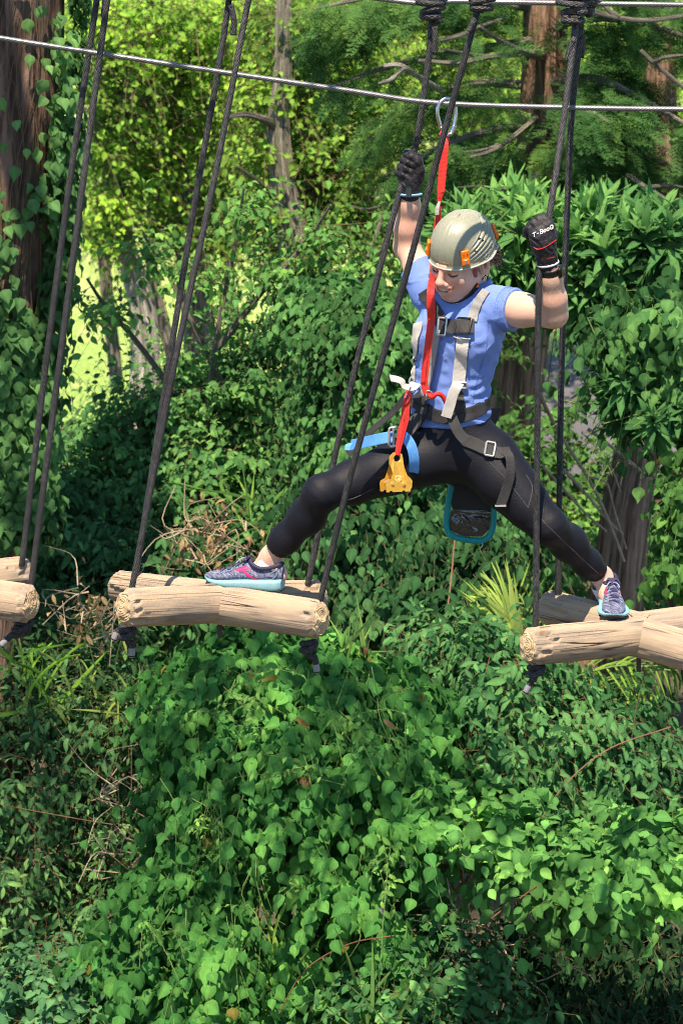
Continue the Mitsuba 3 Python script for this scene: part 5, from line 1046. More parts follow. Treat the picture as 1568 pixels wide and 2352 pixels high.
# ------------------------------------------------------------------ gloves
def fist(name, joints, label):
    """joints: list of (points, radii, k) chains in world space."""
    al = np.vstack([np.array(p) for p, _, _ in joints]); lo, hi = al.min(0) - .045, al.max(0) + .045
    f = Field(*[np.arange(l, h, .0021) for l, h in zip(lo, hi)])
    for p, r, k in joints: f.chain([np.asarray(a, float) for a in p], r, k)
    f.offset(lambda g: -.0016 * np.sin(g @ V(260, 60, 190) + 9 * meshkit.fbm(g * 35, 2, 3)) * np.clip(meshkit.noise(g * 40, 5) * 2 - .6, 0, 1), .012)
    return f
# lower fist, back of the hand towards the camera: frame across (a), along to the knuckles (b), out of the back (c)
w0 = wrL + unit(P(1240, 528, -.30) - wrL) * .046; kc = P(1240, 508, -.305)
b = unit(kc - w0); cdir = unit(V(.15, -1, .12) - b * (V(.15, -1, .12) @ b)); a = np.cross(b, cdir)
a = a if a[0] > 0 else -a                                 # a points to image right
rp = P(1249, 556, -.272)
def hj(x, y, z): return w0 + a * x * .86 + b * y * .85 + cdir * z
G = [([w0 - b * .035, w0, hj(0, .035, .004)], [.0345, .031, .034], .02), ([hj(-.016, .05, .006), hj(.020, .062, .004)], [.027, .024], .02), ([hj(-.02, .082, .008), hj(.024, .100, .006)], [.022, .020], .02), ([hj(-.006, .03, 0), hj(-.02, .08, .004)], [.03, .024], .02)]
kn = [(.034, .112, .004), (.014, .108, .010), (-.008, .100, .011), (-.028, .088, .008)]
for (x, y, z), s in zip(kn, (1, 1.05, 1, .85)):
    G.append(([hj(x, y, z), hj(x - .012 * s, y + .020 * s, -.020 * s), hj(x - .022, y + .002, -.047 * s), hj(x - .014, y - .026, -.052 * s), hj(x, y - .036, -.036)], [.0125 * s, .012 * s, .0115 * s, .0105 * s, .0098 * s], .006))
G.append(([hj(.022, .03, -.006), hj(.044, .055, -.022), hj(.044, .088, -.036), hj(.030, .108, -.046)], [.019, .015, .013, .011], .010))
fg = fist('glove', G, '')
g1 = part(person, 'glove', fg.mesh(), 'glove_black', True, label='black glove with white lettering and a red line on its back')
q, _n = on(fg, [(1225, 567), (1236, 572), (1254, 566), (1276, 551)], 20, .0006); m, _ = tube(q, .0017, 6); part(g1, 'red_line', m, 'red_trim', True)
tx = meshkit.text_mesh('T-BooG', .0145, .0012, True); tv = tx.vertices.copy(); tx_w = tv[:, 0].max()
pa = P(1222, 541, -.3); s_ = np.array([(1223 + (x / tx_w) * 47 - z * 60, 545 - (x / tx_w) * 21 - z * 640) for x, z in tv[:, :2]])
q, _n = fg.hit(s_[:, 0], s_[:, 1], .0006); q = q + _n * tv[:, 2:3]
part(g1, 'lettering', tm(q, tx.faces), 'letter_white', False, label='white hand-drawn style lettering on the glove')
def cuff_ring(c, ax_, r, mat, nm, parent, tr=.003, sq=1.0):
    x = unit(np.cross(ax_, [0, 1, .2])); z = np.cross(ax_, x); th = np.linspace(0, 2 * np.pi, 41)
    m, _ = tube(c + r * (np.cos(th)[:, None] * x * sq + np.sin(th)[:, None] * z), tr, 8, False); part(parent, nm, m, mat, True)
cuff_ring(w0 - b * .034, b, .0335, 'white_trim', 'cuff_edge', g1, .0036)
q, _n = fg.hit(np.linspace(1254, 1274, 8), np.linspace(598, 594, 8), .001); m, _ = ribbon(q, _n, .010, .002); part(g1, 'cuff_tab', m, 'black_plastic'); m, _ = tube(q + V(0, 0, .006), .0012, 5); part(g1, 'tab_piping', m, 'red_trim', True)
# raised fist, palm side towards the camera: fingers close over the rope from the right, thumb up at the right
w1 = wrR; kc2 = P(941, 362, .125); b2 = unit(kc2 - w1); c2 = unit(V(-.25, -1, 0) - b2 * (V(-.25, -1, 0) @ b2)); a2 = np.cross(b2, c2); a2 = a2 if a2[0] > 0 else -a2
def hk(x, y, z): return w1 + a2 * x + b2 * y + c2 * z
G = [([w1 - b2 * .012, w1 + b2 * .03, hk(.004, .06, -.006)], [.0325, .031, .032], .02), ([hk(.016, .06, -.012), hk(.020, .10, -.014)], [.026, .022], .02), ([hk(-.016, .06, -.012), hk(-.012, .095, -.014)], [.024, .020], .02), ([hk(-.012, .055, -.004), hk(.014, .055, -.004)], [.027, .028], .02)]
for k, s in enumerate((.88, .97, 1.0, .98)):
    y = .056 + .0205 * k; lx = -.030 + .009 * k
    G.append(([hk(lx + .002, y + .004, -.016), hk(lx - .006, y + .004, .010), hk(lx + .012, y, .028), hk(lx + .030, y - .008, .024), hk(lx + .040, y - .014, .010)], [.0125 * s, .0125 * s, .0118 * s, .0108 * s, .0095 * s], .006))
G.append(([hk(.024, .040, .0), hk(.036, .070, .012), hk(.030, .100, .022), hk(.014, .122, .020)], [.020, .0155, .0132, .0112], .010))
fr = fist('glove', G, '')
g2 = part(person, 'glove', fr.mesh(), 'glove_black', True, label='plain black glove seen from the palm side, pale blue cuff edge')
cuff_ring(w1 - b2 * .010, b2, .0335, 'pale_blue_trim', 'cuff_edge', g2, .0042, 1.12)
q, _n = fr.hit(np.full(6, 938.0), np.linspace(417, 440, 6), .002); q[:, 1] = np.minimum(q[:, 1], q[0, 1] + .002); m, _ = ribbon(np.vstack([q[:4], q[3] + np.outer([1, 2, 3], [0, -.002, -.010])]), V(0, -1, 0), .018, .003); part(g2, 'pull_tab', m, 'watch_black')

# ------------------------------------------------------------------ wrist watch
t = thing('wrist_watch', 'black wrist watch on the bent arm just below the glove', 'watch')
wc = elL + (wrL - elL) * .93; wa = unit(wrL - elL); x = unit(np.cross(wa, [0, 1, 0])); z = np.cross(wa, x)
th = np.linspace(0, 2 * np.pi, 49); bp = wc + .0335 * (np.cos(th)[:, None] * x + np.sin(th)[:, None] * z); bn = unit(bp - wc)
m, _ = ribbon(bp, bn, .023, .004); part(t, 'strap', m, 'watch_black')
fo = unit(V(.88, -.45, .1)); fo = unit(fo - wa * (fo @ wa)); sx = np.cross(wa, fo)
part(t, 'case', rbox((.034, .036, .013), .006, frame4(wc + fo * .037, sx, wa, fo)), 'watch_black', 40)
part(t, 'glass', rbox((.028, .030, .003), .0014, frame4(wc + fo * .0440, sx, wa, fo)), 'watch_glass', 40)
# ------------------------------------------------------------------ running shoes
def shoe(o, fw, upv, label, L=.272, W=.050, mirror=1):
    """o: under the heel; fw: towards the toe; profile lofted along the length."""
    fw = unit(fw); sd = unit(np.cross(fw, upv)) * mirror; up = unit(np.cross(sd, fw)) * mirror; up = up if up @ np.asarray(upv) > 0 else -up
    def at(x, y, z): return o + fw * x * L + sd * y * W + up * z * L
    key = numbered(f'{person}__shoe'); lab(key, label)
    s = np.linspace(0, 1, 46)
    kx = [0, .04, .12, .3, .5, .68, .82, .93, 1.0]
    wd = np.interp(s, kx, [.50, .66, .74, .72, .78, .98, .96, .70, .22]); off = np.interp(s, kx, [0, 0, 0, -.04, -.06, -.03, .05, .10, .14])
    bot = np.interp(s, kx, [.03, .012, 0, 0, 0, 0, .008, .030, .072]); mid = np.interp(s, kx, [.190, .188, .182, .160, .138, .118, .100, .098, .106])
    top = np.interp(s, [0, .03, .10, .2, .3, .38, .46, .55, .66, .78, .9, .97, 1], [.33, .37, .365, .315, .295, .32, .36, .305, .245, .195, .165, .145, .112])
    def loft(z0, z1, w0, w1, n=30, pw=2.6, lid=True):
        th = np.linspace(0, 2 * np.pi, n, endpoint=False); c, q = np.cos(th), np.sin(th)
        cx = np.sign(c) * np.abs(c) ** (2 / pw); cz = np.sign(q) * np.abs(q) ** (2 / pw)
        h = (cz + 1) / 2; ww = w0[:, None] + (w1 - w0)[:, None] * h[None]
        v = np.stack([at(s[i], off[i] + cx * ww[i], z0[i] + (z1[i] - z0[i]) * h) if False else (o + fw * s[i] * L + np.outer((off[i] + cx * ww[i]) * W, sd) + np.outer((z0[i] + (z1[i] - z0[i]) * h) * L, up)) for i in range(len(s))])
        i = np.arange(len(s) - 1)[:, None] * n; j = np.arange(n)[None]; j2 = (j + 1) % n
        qd = np.stack([i + j, i + j2, i + n + j2, i + n + j], -1).reshape(-1, 4); f = [qd[:, [0, 1, 2]], qd[:, [0, 2, 3]]]
        fan = np.array([[0, m, m + 1] for m in range(1, n - 1)]); f += [fan[:, ::-1], fan + (len(s) - 1) * n]
        m = tm(v.reshape(-1, 3), np.vstack(f))
        if m.volume < 0: m.invert()
        return m
    up_w1 = np.interp(s, [0, .05, .3, .45, .7, .9, 1], [.55, .52, .50, .40, .55, .75, 1]) * wd
    upper = loft(mid - .02, top, wd * .95, up_w1 * .92, 36, 2.2)
    # the mouth of the shoe is a hollow
    lo = upper.vertices.min(0) - .01; hi = upper.vertices.max(0) + .01
    um = m3.Manifold(m3.Mesh(np.asarray(upper.vertices, np.float32), np.asarray(upper.faces, np.uint32)))
    hole = m3.Manifold.batch_hull([m3.Manifold.sphere(r, 20).translate(tuple(at(x, -.02, z))) for x, z, r in ((.11, .33, .024), (.27, .33, .026), (.13, .45, .032), (.30, .47, .036))])
    try: um = um - hole
    except Exception: pass
    part(key, 'upper', man(um), 'shoe_knit', 35)
    part(key, 'midsole', loft(bot + .018, mid, wd * 1.02, wd * 1.08, 30, 3.2), 'midsole', 35)
    part(key, 'outsole', loft(bot, bot + .024, wd * .93, wd * 1.0, 30, 4), 'outsole', 35)
    rim = [(.02, .0, .365), (.06, .42, .355), (.16, .50, .315), (.27, .48, .30), (.36, .38, .325), (.41, .2, .355), (.43, 0, .365), (.41, -.25, .355), (.36, -.45, .325), (.27, -.54, .30), (.16, -.52, .315), (.06, -.42, .355), (.02, 0, .365)]
    m, _ = tube(spline([at(*r) for r in rim], 60), .0068, 10, False); part(key, 'collar', m, 'navy_collar', True)
    part(key, 'tongue', rbox((.020, .034, .006), .0028, frame4(at(.452, -.02, .385), unit(fw * -.65 + up), sd, unit(fw + up * .65))), 'navy_collar', 40)
    return key, at, o, fw, sd, up, s, wd, off, mid, top, up_w1, L, W
def side_pt(S, x, h, sg, lift=.0012):
    key, at, o, fw, sd, up, s, wd, off, mid, top, w1, L, W = S
    cz = 2 * h - 1; cx = (1 - min(abs(cz), .999) ** 2.2) ** (1 / 2.2); z0 = np.interp(x, s, mid) - .02; z = z0 + (np.interp(x, s, top) - z0) * h
    ww = np.interp(x, s, wd * .95) * (1 - h) + np.interp(x, s, w1 * .92) * h
    return at(x, np.interp(x, s, off) + sg * cx * ww, z) + sd * sg * lift + up * lift * .6
def decal(S, outline, sg, mat, name, n=7):
    """A thin raised panel on the side: outline in (along, height) filled by triangulation."""
    from shapely.geometry import Polygon
    pg = Polygon(outline); m2 = trimesh.creation.triangulate_polygon(pg.segmentize(.02), engine='earcut')
    v2, f = m2; m = tm(np.c_[v2, np.zeros(len(v2))], f).subdivide().subdivide()
    v = np.array([side_pt(S, 1 - a, b, sg) for a, b, _ in m.vertices]); part(S[0], name, tm(v, m.faces), mat, True)
def dress_shoe(S, sg):
    key, at = S[0], S[1]
    sw = [(.40, .72), (.46, .80), (.60, .72), (.68, .66), (.58, .62), (.54, .52), (.62, .30), (.76, .04), (.66, .02), (.58, .18), (.50, .42)]
    sw = [(.38, .80), (.48, .84), (.66, .60), (.545, .66), (.56, .50), (.66, .26), (.80, .05), (.70, .04), (.60, .22), (.50, .54)]
    for g_ in (sg, -sg): decal(S, sw, g_, 'magenta', 'side_stripe')
    for g_ in (sg, -sg):
        for k in range(5):
            x = .50 + .062 * k; a = side_pt(S, x, .90 - .01 * k, g_, .001); b = side_pt(S, x + .012, .78, g_, .001); m, _ = tube([a, (a + b) / 2, b], .0034, 8); part(key, 'eyelet_tab', m, 'shoe_pale', True)
        m, _ = tube(spline([side_pt(S, .20, .12, g_), side_pt(S, .10, .55, g_), side_pt(S, .05, .60, g_), side_pt(S, .055, .35, g_), side_pt(S, .11, .10, g_)], 20), .0026, 6); part(key, 'heel_outline', m, 'shoe_pale', True)
    for k in range(6):
        x = .49 + .052 * k; x2 = x + (.026 if k % 2 else -.012)
        a, b = side_pt(S, x, .93, 1, .001), side_pt(S, x2, .93, -1, .001); c = (a + b) / 2 + S[5] * .006
        m, _ = ribbon(spline([a, c, b], 12), S[5], .007, .003); part(key, 'lace', m, 'lace_violet')
    for g_ in (1, -1):
        m, _ = tube(spline([at(.44, 0, .36), at(.47, g_ * .3, .40), at(.50, g_ * .5, .35), at(.46, g_ * .1, .355)], 16), .0024, 6); part(key, 'bow', m, 'lace_violet', True)
        m, _ = tube(spline([at(.45, 0, .36), at(.53, g_ * .25, .375), at(.58, g_ * .45, .33)], 12), .002, 6); part(key, 'lace_end', m, 'lace_pale', True)
# side-on shoe on the middle platform: heel nearer to the camera than the toe
hl, to = P(643, 1362, -.05), P(474, 1341, .02)
fw = unit(to - hl); S = shoe(hl - fw * .008, fw, V(0.03, -.05, 1), 'running shoe seen from the side, magenta stripe on grey knit', L=np.linalg.norm(to - hl) * 1.06, W=.049)
dress_shoe(S, 1)
# frontal shoe on the right platform, toe towards the camera
hl2, to2 = P(1390, 1378, .165), P(1410, 1421, -.055)
fw2 = unit(to2 - hl2); S2 = shoe(hl2, fw2, V(.05, -.15, 1), 'running shoe pointing at the viewer, laces showing', L=.262, W=.051)
dress_shoe(S2, 1)
for an, kn_, d in ((anR, knR, V(-.01, 0, -.035)), (anL, knL, V(.006, -.01, -.035))):
    th = np.linspace(0, 2 * np.pi, 33); c0 = an + d * .9; ax_ = unit(an - kn_ + d * 4); x = unit(np.cross(ax_, [0, 1, .1])); z = np.cross(ax_, x)
    m, _ = tube(np.array([c0 - ax_ * .02, c0, c0 + ax_ * .03]), [.0375, .041, .042], 24, False); part(person, 'sock', m, 'sock_pink', True)
# ------------------------------------------------------------------ climbing helmet
hel = thing('climbing_helmet', 'sage green climbing helmet with orange clips on the climber\'s head', 'helmet')
hc0, hr_ = np.array([0, -.010, .030]), np.array([.091, .112, .117])
def rim_u(az):   # height of the rim round the head; az 0 = front, +90 = her left
    return np.interp(np.abs(az), [0, 35, 70, 95, 120, 150, 180], [.024, .022, .020, .016, .022, .006, -.004])
def shell_pt(az, u, d=0.0):
    """A point of the shell at the azimuth (degrees) and the height u in the head's frame, d outward."""
    s = np.clip((u - hc0[2]) / hr_[2], -.6, 1); low = np.clip(-s, 0, 1)
    k = np.where(s > 0, np.maximum(1 - np.abs(s) ** 2.25, 0) ** (1 / 2.25), 1 + .05 * low)
    a = np.radians(az); flare = .0035 * np.clip(1 - (u - rim_u(az)) / .012, 0, 1) ** 2
    x, f = np.sin(a) * hr_[0] * k, np.cos(a) * hr_[1] * k
    n = np.stack([np.sin(a), np.cos(a), 0 * a], -1) * np.sqrt(np.maximum(1 - np.clip(s, 0, 1)[..., None] ** 2, 0)) + np.stack([0 * a, 0 * a, 1 + 0 * a], -1) * np.clip(s, 0, 1)[..., None]
    q = np.stack([x, hc0[1] + f, u], -1) + n * (d + flare)[..., None]
    return q
def wing(az, u, side):
    """Depth of the sculpted grooves on each side."""
    A = az * side; t = np.clip((128 - A) / 90, 0, 1)          # 0 at the back, 1 towards the front
    g = 0
    for k in range(6):
        u0 = .128 - .019 * k - (.045 - .002 * k) * t - .03 * t * t + .008 * k * t
        w = np.clip((A - 48 - 5 * abs(k - 2)) / 12, 0, 1) * np.clip((140 - A) / 12, 0, 1)
        g = g + w * np.exp(-((u - u0) / .0028) ** 2) - .5 * w * np.exp(-((u - u0 - .006) / .003) ** 2)
    return g
AZ = np.linspace(-180, 180, 241); tt = np.linspace(0, 1, 90) ** .8
A2, T2 = np.meshgrid(AZ, tt, indexing='ij'); U2 = rim_u(A2) + (hc0[2] + hr_[2] * .9999 - rim_u(A2)) * (1 - (1 - T2) ** 1.7)
D2 = -.0034 * (wing(A2, U2, 1) + wing(A2, U2, -1)) - .0018 * np.exp(-((U2 - rim_u(A2) - .012) / .0022) ** 2) + .0012 * np.exp(-((np.abs(A2) - 8) / 3.0) ** 2) * np.clip((U2 - .05) / .03, 0, 1)
out = shell_pt(A2, U2, D2); inn = shell_pt(A2, U2, D2 * 0 - .006)
n_, m_ = A2.shape
def gridf(off, flip):
    i = off + np.arange(n_ - 1)[:, None] * m_ + np.arange(m_ - 1)[None]
    q = np.stack([i, i + 1, i + m_ + 1, i + m_], -1).reshape(-1, 4); q = q[:, ::-1] if flip else q
    return np.vstack([q[:, [0, 1, 2]], q[:, [0, 2, 3]]])
W = lambda q: HC + HK * (q @ HM)
vv = np.vstack([W(out.reshape(-1, 3)), W(inn.reshape(-1, 3))]); N = n_ * m_
i = np.arange(n_ - 1) * m_; rimf = np.vstack([np.stack([i, i + m_, i + m_ + N], 1), np.stack([i, i + m_ + N, i + N], 1)])
part(hel, 'shell', tm(vv[:N], gridf(0, False)), 'helmet_shell', True)
part(hel, 'lining', tm(vv, np.vstack([gridf(N, True), rimf])), 'helmet_black', True)
rp_ = shell_pt(AZ, rim_u(AZ) + .0005, AZ * 0 + .001); m, _ = tube(W(rp_), .0030 * HK, 8, False); part(hel, 'rim_edge', m, 'helmet_rim', True)
def sframe(az, u, d=0.0):
    az, u = np.float64(az), np.float64(u); p = shell_pt(az, u, np.float64(d)); e = 1e-3
    ta = unit(shell_pt(az + .1, u, np.float64(d)) - shell_pt(az - .1, u, np.float64(d))); tu = unit(shell_pt(az, u + e, np.float64(d)) - shell_pt(az, u - e, np.float64(d))); n = unit(np.cross(tu, ta)); n = n if n @ (p - hc0) > 0 else -n
    return W(p), ta @ HM, tu @ HM, n @ HM
for az in (46, -46, 140, -140):
    o, ta, tu, n = sframe(az, .058 if abs(az) < 90 else .062, .001)
    k = part(hel, 'lamp_clip', rbox((.028, .052, .010), .004, frame4(o + n * .003, ta, tu, n)), 'orange_clip', 40)
    part(k, 'clip_tongue', rbox((.022, .020, .006), .0025, frame4(o + n * .0085 - tu * .012, ta, tu, n)), 'orange_clip', 40)
    part(k, 'clip_slot', rbox((.009, .013, .003), .001, frame4(o + n * .0112 - tu * .012, ta, tu, n)), 'dull_steel', 40)
    for s in (-1, 1): part(k, 'rivet', rbox((.0035, .0035, .003), .001, frame4(o + n * .0085 + tu * .014 + ta * s * .006, ta, tu, n)), 'brown_strap', 40)
for az, u, L in ((80, .096, .013), (86, .086, .009), (67, .066, .013), (-78, .094, .012), (-68, .066, .014)):
    o, ta, tu, n = sframe(az, u); part(hel, 'vent', rbox((L, .0040, .003), .0012, frame4(o, unit(ta + .5 * tu * np.sign(-az)), unit(tu - .5 * ta * np.sign(-az)), n)), 'helmet_black', 40)
def wrap(text, az0, az1, u0, u1, h, mat, nm, lift=.0004, dep=.0006):
    tx = meshkit.text_mesh(text, 1.0, 1.0, False); v = tx.vertices / tx.vertices[:, 0].max() * [1, 1, 0] ; zz = tx.vertices[:, 2]
    hh = tx.vertices[:, 1].max(); az = az0 + (az1 - az0) * v[:, 0]; u = u0 + (u1 - u0) * v[:, 0] + tx.vertices[:, 1] / hh * h
    part(hel, nm, tm(W(shell_pt(az, u, lift + dep * zz)), tx.faces if az1 > az0 and False else tx.faces[:, ::-1]), mat)
wrap('CAMP', 82, 122, .020, .046, .016, 'helmet_rim', 'embossed_lettering', .0002, .0012)
wrap('Armour', -6, 24, .040, .036, .008, 'orange_print', 'printed_lettering')
# chin strap: Y straps from the shell to the chin
def hs(pts, w, mat, nm, nr=None, th=.002):
    q = hpoly(pts, 30); n = nr if nr is not None else unit(q - H(0, .0, -.03)); m, uv = ribbon(q, n, w, th); part(hel, nm, m, mat, uv=uv)
for s in (-1, 1):
    hs([(s * .076, .030, .030), (s * .070, .030, -.010), (s * .064, .030, -.045), (s * .050, .036, -.078)], .013, 'brown_strap', 'side_strap')
    hs([(s * .082, -.040, .020), (s * .078, -.020, -.035), (s * .064, .022, -.060)], .008, 'webbing_black', 'rear_strap')
    part(hel, 'strap_buckle', rbox((.010, .016, .020), .003, frame4(H(s * .067, .024, -.058), hL, hF, hU)), 'orange_clip', 40)
hs([(.070, .022, -.056), (.061, .046, -.080), (.038, .070, -.101), (0, .082, -.109), (-.038, .070, -.101), (-.061, .046, -.080), (-.070, .022, -.056)], .022, 'helmet_black', 'chin_strap', None, .004)

# ------------------------------------------------------------------ safety harness
har = thing('safety_harness', 'safety harness of beige, grey and black webbing worn over the blue shirt', 'harness')
def band(pts, w, mat, nm, field=fs, lift=.0045, n=50, th=.0026, label=None, parent=None):
    q, nn = on(field, pts, n, lift)
    for _ in range(3): q[1:-1] = (q[:-2] + 2 * q[1:-1] + q[2:]) / 4; nn[1:-1] = (nn[:-2] + 2 * nn[1:-1] + nn[2:]) / 4
    m, uv = ribbon(q, nn, w, th); return part(parent or har, nm, m, mat, uv=uv, label=label)
def free(pts, w, mat, nm, nrm=(0, -1, .2), n=40, th=.0026, label=None):
    q = spline([P(*p) for p in pts], n)
    if np.ndim(nrm[0]): nr = np.stack([np.interp(np.linspace(0, 1, n), np.linspace(0, 1, len(nrm)), np.array(nrm)[:, k]) for k in range(3)], 1)
    else: nr = nrm
    m, uv = ribbon(q, nr, w, th); return part(har, nm, m, mat, uv=uv, label=label)
fst = fs
band([(1118, 668), (1107, 682), (1094, 706), (1083, 738)], .036, 'webbing_grey', 'shoulder_strap')
band([(1064, 774), (1061, 810), (1056, 850), (1052, 884)], .042, 'webbing_beige', 'chest_strap', lift=.006)
band([(972, 668), (985, 690), (1000, 712), (1014, 742)], .040, 'webbing_black', 'shoulder_strap')
band([(963, 742), (956, 780), (953, 820), (952, 872)], .040, 'webbing_beige', 'chest_strap', lift=.006)
band([(1003, 752), (996, 800), (989, 850), (979, 905), (975, 918)], .034, 'webbing_grey', 'hanging_strap', lift=.011)
band([(1008, 750), (1040, 751), (1088, 751)], .050, 'webbing_black', 'sternum_strap', lift=.010, th=.005)
def buckle(px, py, w, h, field=fs, lift=.016, rot=0.0, mat='dull_steel', r=.0036, nm='buckle'):
    q, nn = field.hit(np.array([px]), np.array([py]), lift); q, nn = q[0], nn[0]; x = unit(np.cross([0, 0, 1], nn)); x = x if x[0] > 0 else -x; z = np.cross(nn, x); z = z if z[2] > 0 else -z
    x, z = x * math.cos(rot) + z * math.sin(rot), z * math.cos(rot) - x * math.sin(rot)
    c = [(-1, -.8), (-1, .8), (-.85, 1), (.85, 1), (1, .8), (1, -.8), (.85, -1), (-.85, -1), (-1, -.8)]
    m, _ = tube(np.array([q + x * a * w / 2 + z * b * h / 2 for a, b in c]), r, 8, False); return part(har, nm, m, mat, 40)
buckle(1020, 751, .030, .056); buckle(1066, 751, .052, .052, mat='black_plastic', lift=.013); buckle(1056, 882, .046, .020, lift=.010); buckle(952, 876, .040, .018, lift=.010)
q, nn = on(fs, [(1046, 773), (1082, 777)], 8, .014); m, _ = tube(q, .0026, 8); part(har, 'buckle_bar', m, 'dull_steel', True)
free([(1053, 880, -.135), (1049, 886, -.155), (1040, 905, -.155), (1033, 930, -.150), (1024, 958, -.145)], .034, 'webbing_beige', 'strap_end', [(.1, -.6, .8), (.1, -1, .3), (.1, -1, .2)])
free([(955, 880, -.06), (946, 889, -.085), (932, 888, -.10), (918, 874, -.11), (896, 868, -.12)], .036, 'webbing_beige', 'strap_end', [(-.2, -.8, .5), (-.1, -.55, .9), (-.1, -.5, .9)])
band([(948, 915), (965, 930), (990, 948), (1020, 958), (1060, 955), (1095, 942), (1118, 926)], .044, 'webbing_black', 'waist_belt', lift=.007, th=.005)
band([(962, 905), (975, 935), (962, 965), (952, 985)], .046, 'webbing_black', 'belt_riser', lift=.012, n=30)
band([(1046, 900), (1050, 925), (1052, 950)], .052, 'webbing_black', 'belt_riser', lift=.010, n=24)
free([(1036, 955, -.13), (1046, 980, -.14), (1058, 1000, -.145), (1070, 1012, -.15)], .034, 'webbing_black', 'leg_riser')
free([(948, 950, -.06), (945, 980, -.085), (925, 1000, -.10), (908, 1010, -.105)], .040, 'webbing_black', 'leg_riser', (-.3, -.8, .5))
free([(935, 905, .02), (900, 948, .05), (845, 996, .08), (798, 1043, .10)], .022, 'webbing_black', 'side_strap', (.2, -.6, .6))
free([(930, 935, .02), (885, 985, .06), (842, 1020, .09)], .010, 'webbing_grey', 'strap_edge', (.2, -.6, .6)) if False else None
# left leg loop in the picture: black and blue webbing round the raised thigh
free([(905, 1002, -.115), (880, 1006, -.11), (852, 1012, -.08), (828, 1018, -.03), (806, 1022, .04)], .036, 'webbing_blue', 'leg_loop', [(-.1, -1, .25), (-.1, -1, .3), (-.3, -1, .3)], label='pale blue leg loop webbing across the thigh')
free([(806, 1019, .0), (800, 1022, -.02), (797, 1034, -.03)], .020, 'webbing_blue', 'loop_end', (-.4, -.8, .4))
m, _ = tube(np.array([P(x, y, -.128) for x, y in ((893, 986), (893, 1022), (897, 1026), (911, 1024), (914, 1019), (914, 985), (910, 981), (897, 982), (893, 986))]), .0042, 8, False); part(har, 'buckle', m, 'dull_steel', 40)
m, _ = tube([P(903, 983, -.128), P(904, 1024, -.128)], .0036, 8); part(har, 'buckle_bar', m, 'dull_steel', True)
free([(922, 1000, -.118), (934, 1008, -.124), (946, 1030, -.126), (951, 1060, -.115), (949, 1090, -.085), (938, 1108, -.045), (920, 1118, .0)], .034, 'webbing_blue', 'leg_loop', [(.1, -1, .3), (.3, -1, .1), (.3, -.95, -.2), (.1, -.6, -.8)], label='blue leg loop webbing hanging at the inner thigh')
# right leg loop: black strap with steel buckle and a hanging tail
band([(1062, 1008), (1090, 1020), (1120, 1034), (1150, 1042), (1172, 1040)], .040, 'webbing_black', 'leg_loop', fl, .006)
buckle(1124, 1033, .030, .046, fl, .012, -.22)
free([(1158, 1036, -.125), (1170, 1050, -.15), (1172, 1085, -.165), (1162, 1125, -.165), (1149, 1162, -.165)], .032, 'webbing_black', 'strap_end', [(.3, -.9, .4), (.5, -1, .1), (.2, -1, .1), (.1, -1, .1)])
q = spline([P(1149, 1160, -.168), P(1149, 1164, -.168)], 3); m, uv = ribbon(q, (0, -1, .1), .036, .006); part(har, 'folded_end', m, 'webbing_grey', uv=uv)
# back pad that shows beside the waist
pad = np.array([P(1118, 940, .06), P(1152, 936, .09), P(1144, 962, .09), P(1132, 988, .08), P(1118, 990, .06)])
m = trimesh.convex.convex_hull(np.vstack([pad, pad + V(0, .012, 0)])); part(har, 'back_pad', m, 'webbing_black', 30)
q = spline([P(985, 905, -.13), P(992, 912, -.15), P(1004, 904, -.155), P(1016, 910, -.145), P(1024, 925, -.135)], 24); m, uv = tube(q, .0075, 10); part(har, 'tie_in_loop', m, 'webbing_red', True, uv=uv)
m, _ = tube(P(984, 906, -.135) + .013 * (np.cos(np.linspace(0, 6.283, 25))[:, None] * V(1, 0, 0) + np.sin(np.linspace(0, 6.283, 25))[:, None] * V(0, -.3, 1)), .0032, 8, False); part(har, 'ring', m, 'steel', True)

# lower half of the red lanyard, lying on the shirt
q = spline([P(995, 618, -.02), P(991, 640, -.10), P(989, 665, -.17), P(989, 700, -.175), P(990, 730, -.155), P(985, 775, -.15), P(978, 830, -.145), P(974, 880, -.14), P(980, 903, -.138)], 60)
m, uv = ribbon(q, (.25, -1, .1), np.interp(np.linspace(0, 1, 60), [0, .1, .25, .4, .6, 1], [.022, .016, .024, .028, .024, .022]), .004); part(lan, 'band', m, 'webbing_red', uv=uv)
m, uv = ribbon(q[30:52] + V(-.004, -.006, 0), (.25, -1, .1), .014, .003); part(lan, 'sewn_loop', m, 'webbing_red', uv=uv)

# ------------------------------------------------------------------ pulley trolley on its sling
sl = thing('red_sling', 'short red sling holding the gold pulley at the climber\'s hip', 'sling')
q = spline([P(938, 898, -.13), P(932, 930, -.15), P(928, 965, -.155), P(920, 1000, -.16), P(912, 1045, -.165)], 30)
for d, nr in ((-.005, (-.6, -1, 0)), (.006, (.5, -1, .1))):
    m, uv = ribbon(q + V(1, 0, 0) * d * np.sin(np.linspace(.4, 2.9, 30))[:, None] * 1.3, nr, .013, .003); part(sl, 'strand', m, 'webbing_red', uv=uv)
m, uv = tube(spline([P(936, 900, -.13), P(941, 906, -.145), P(933, 925, -.155), P(926, 930, -.15)], 16), .006, 8); part(sl, 'knot', m, 'webbing_red', True, uv=uv)
m, _ = tube(spline([P(943, 890, -.12), P(935, 905, -.14), P(930, 915, -.145)], 8), .003, 8); part(sl, 'steel_link', m, 'steel', True)
from shapely.geometry import Polygon, Point
pul = thing('pulley_trolley', 'gold metal cable pulley with two bolts hanging from a red sling', 'pulley')
C_ = P(908, 1085, -.165); k_ = 1 / 700
def loc(px, py): return ((px - 908) * k_ * 1.22, (1085 - py) * k_)
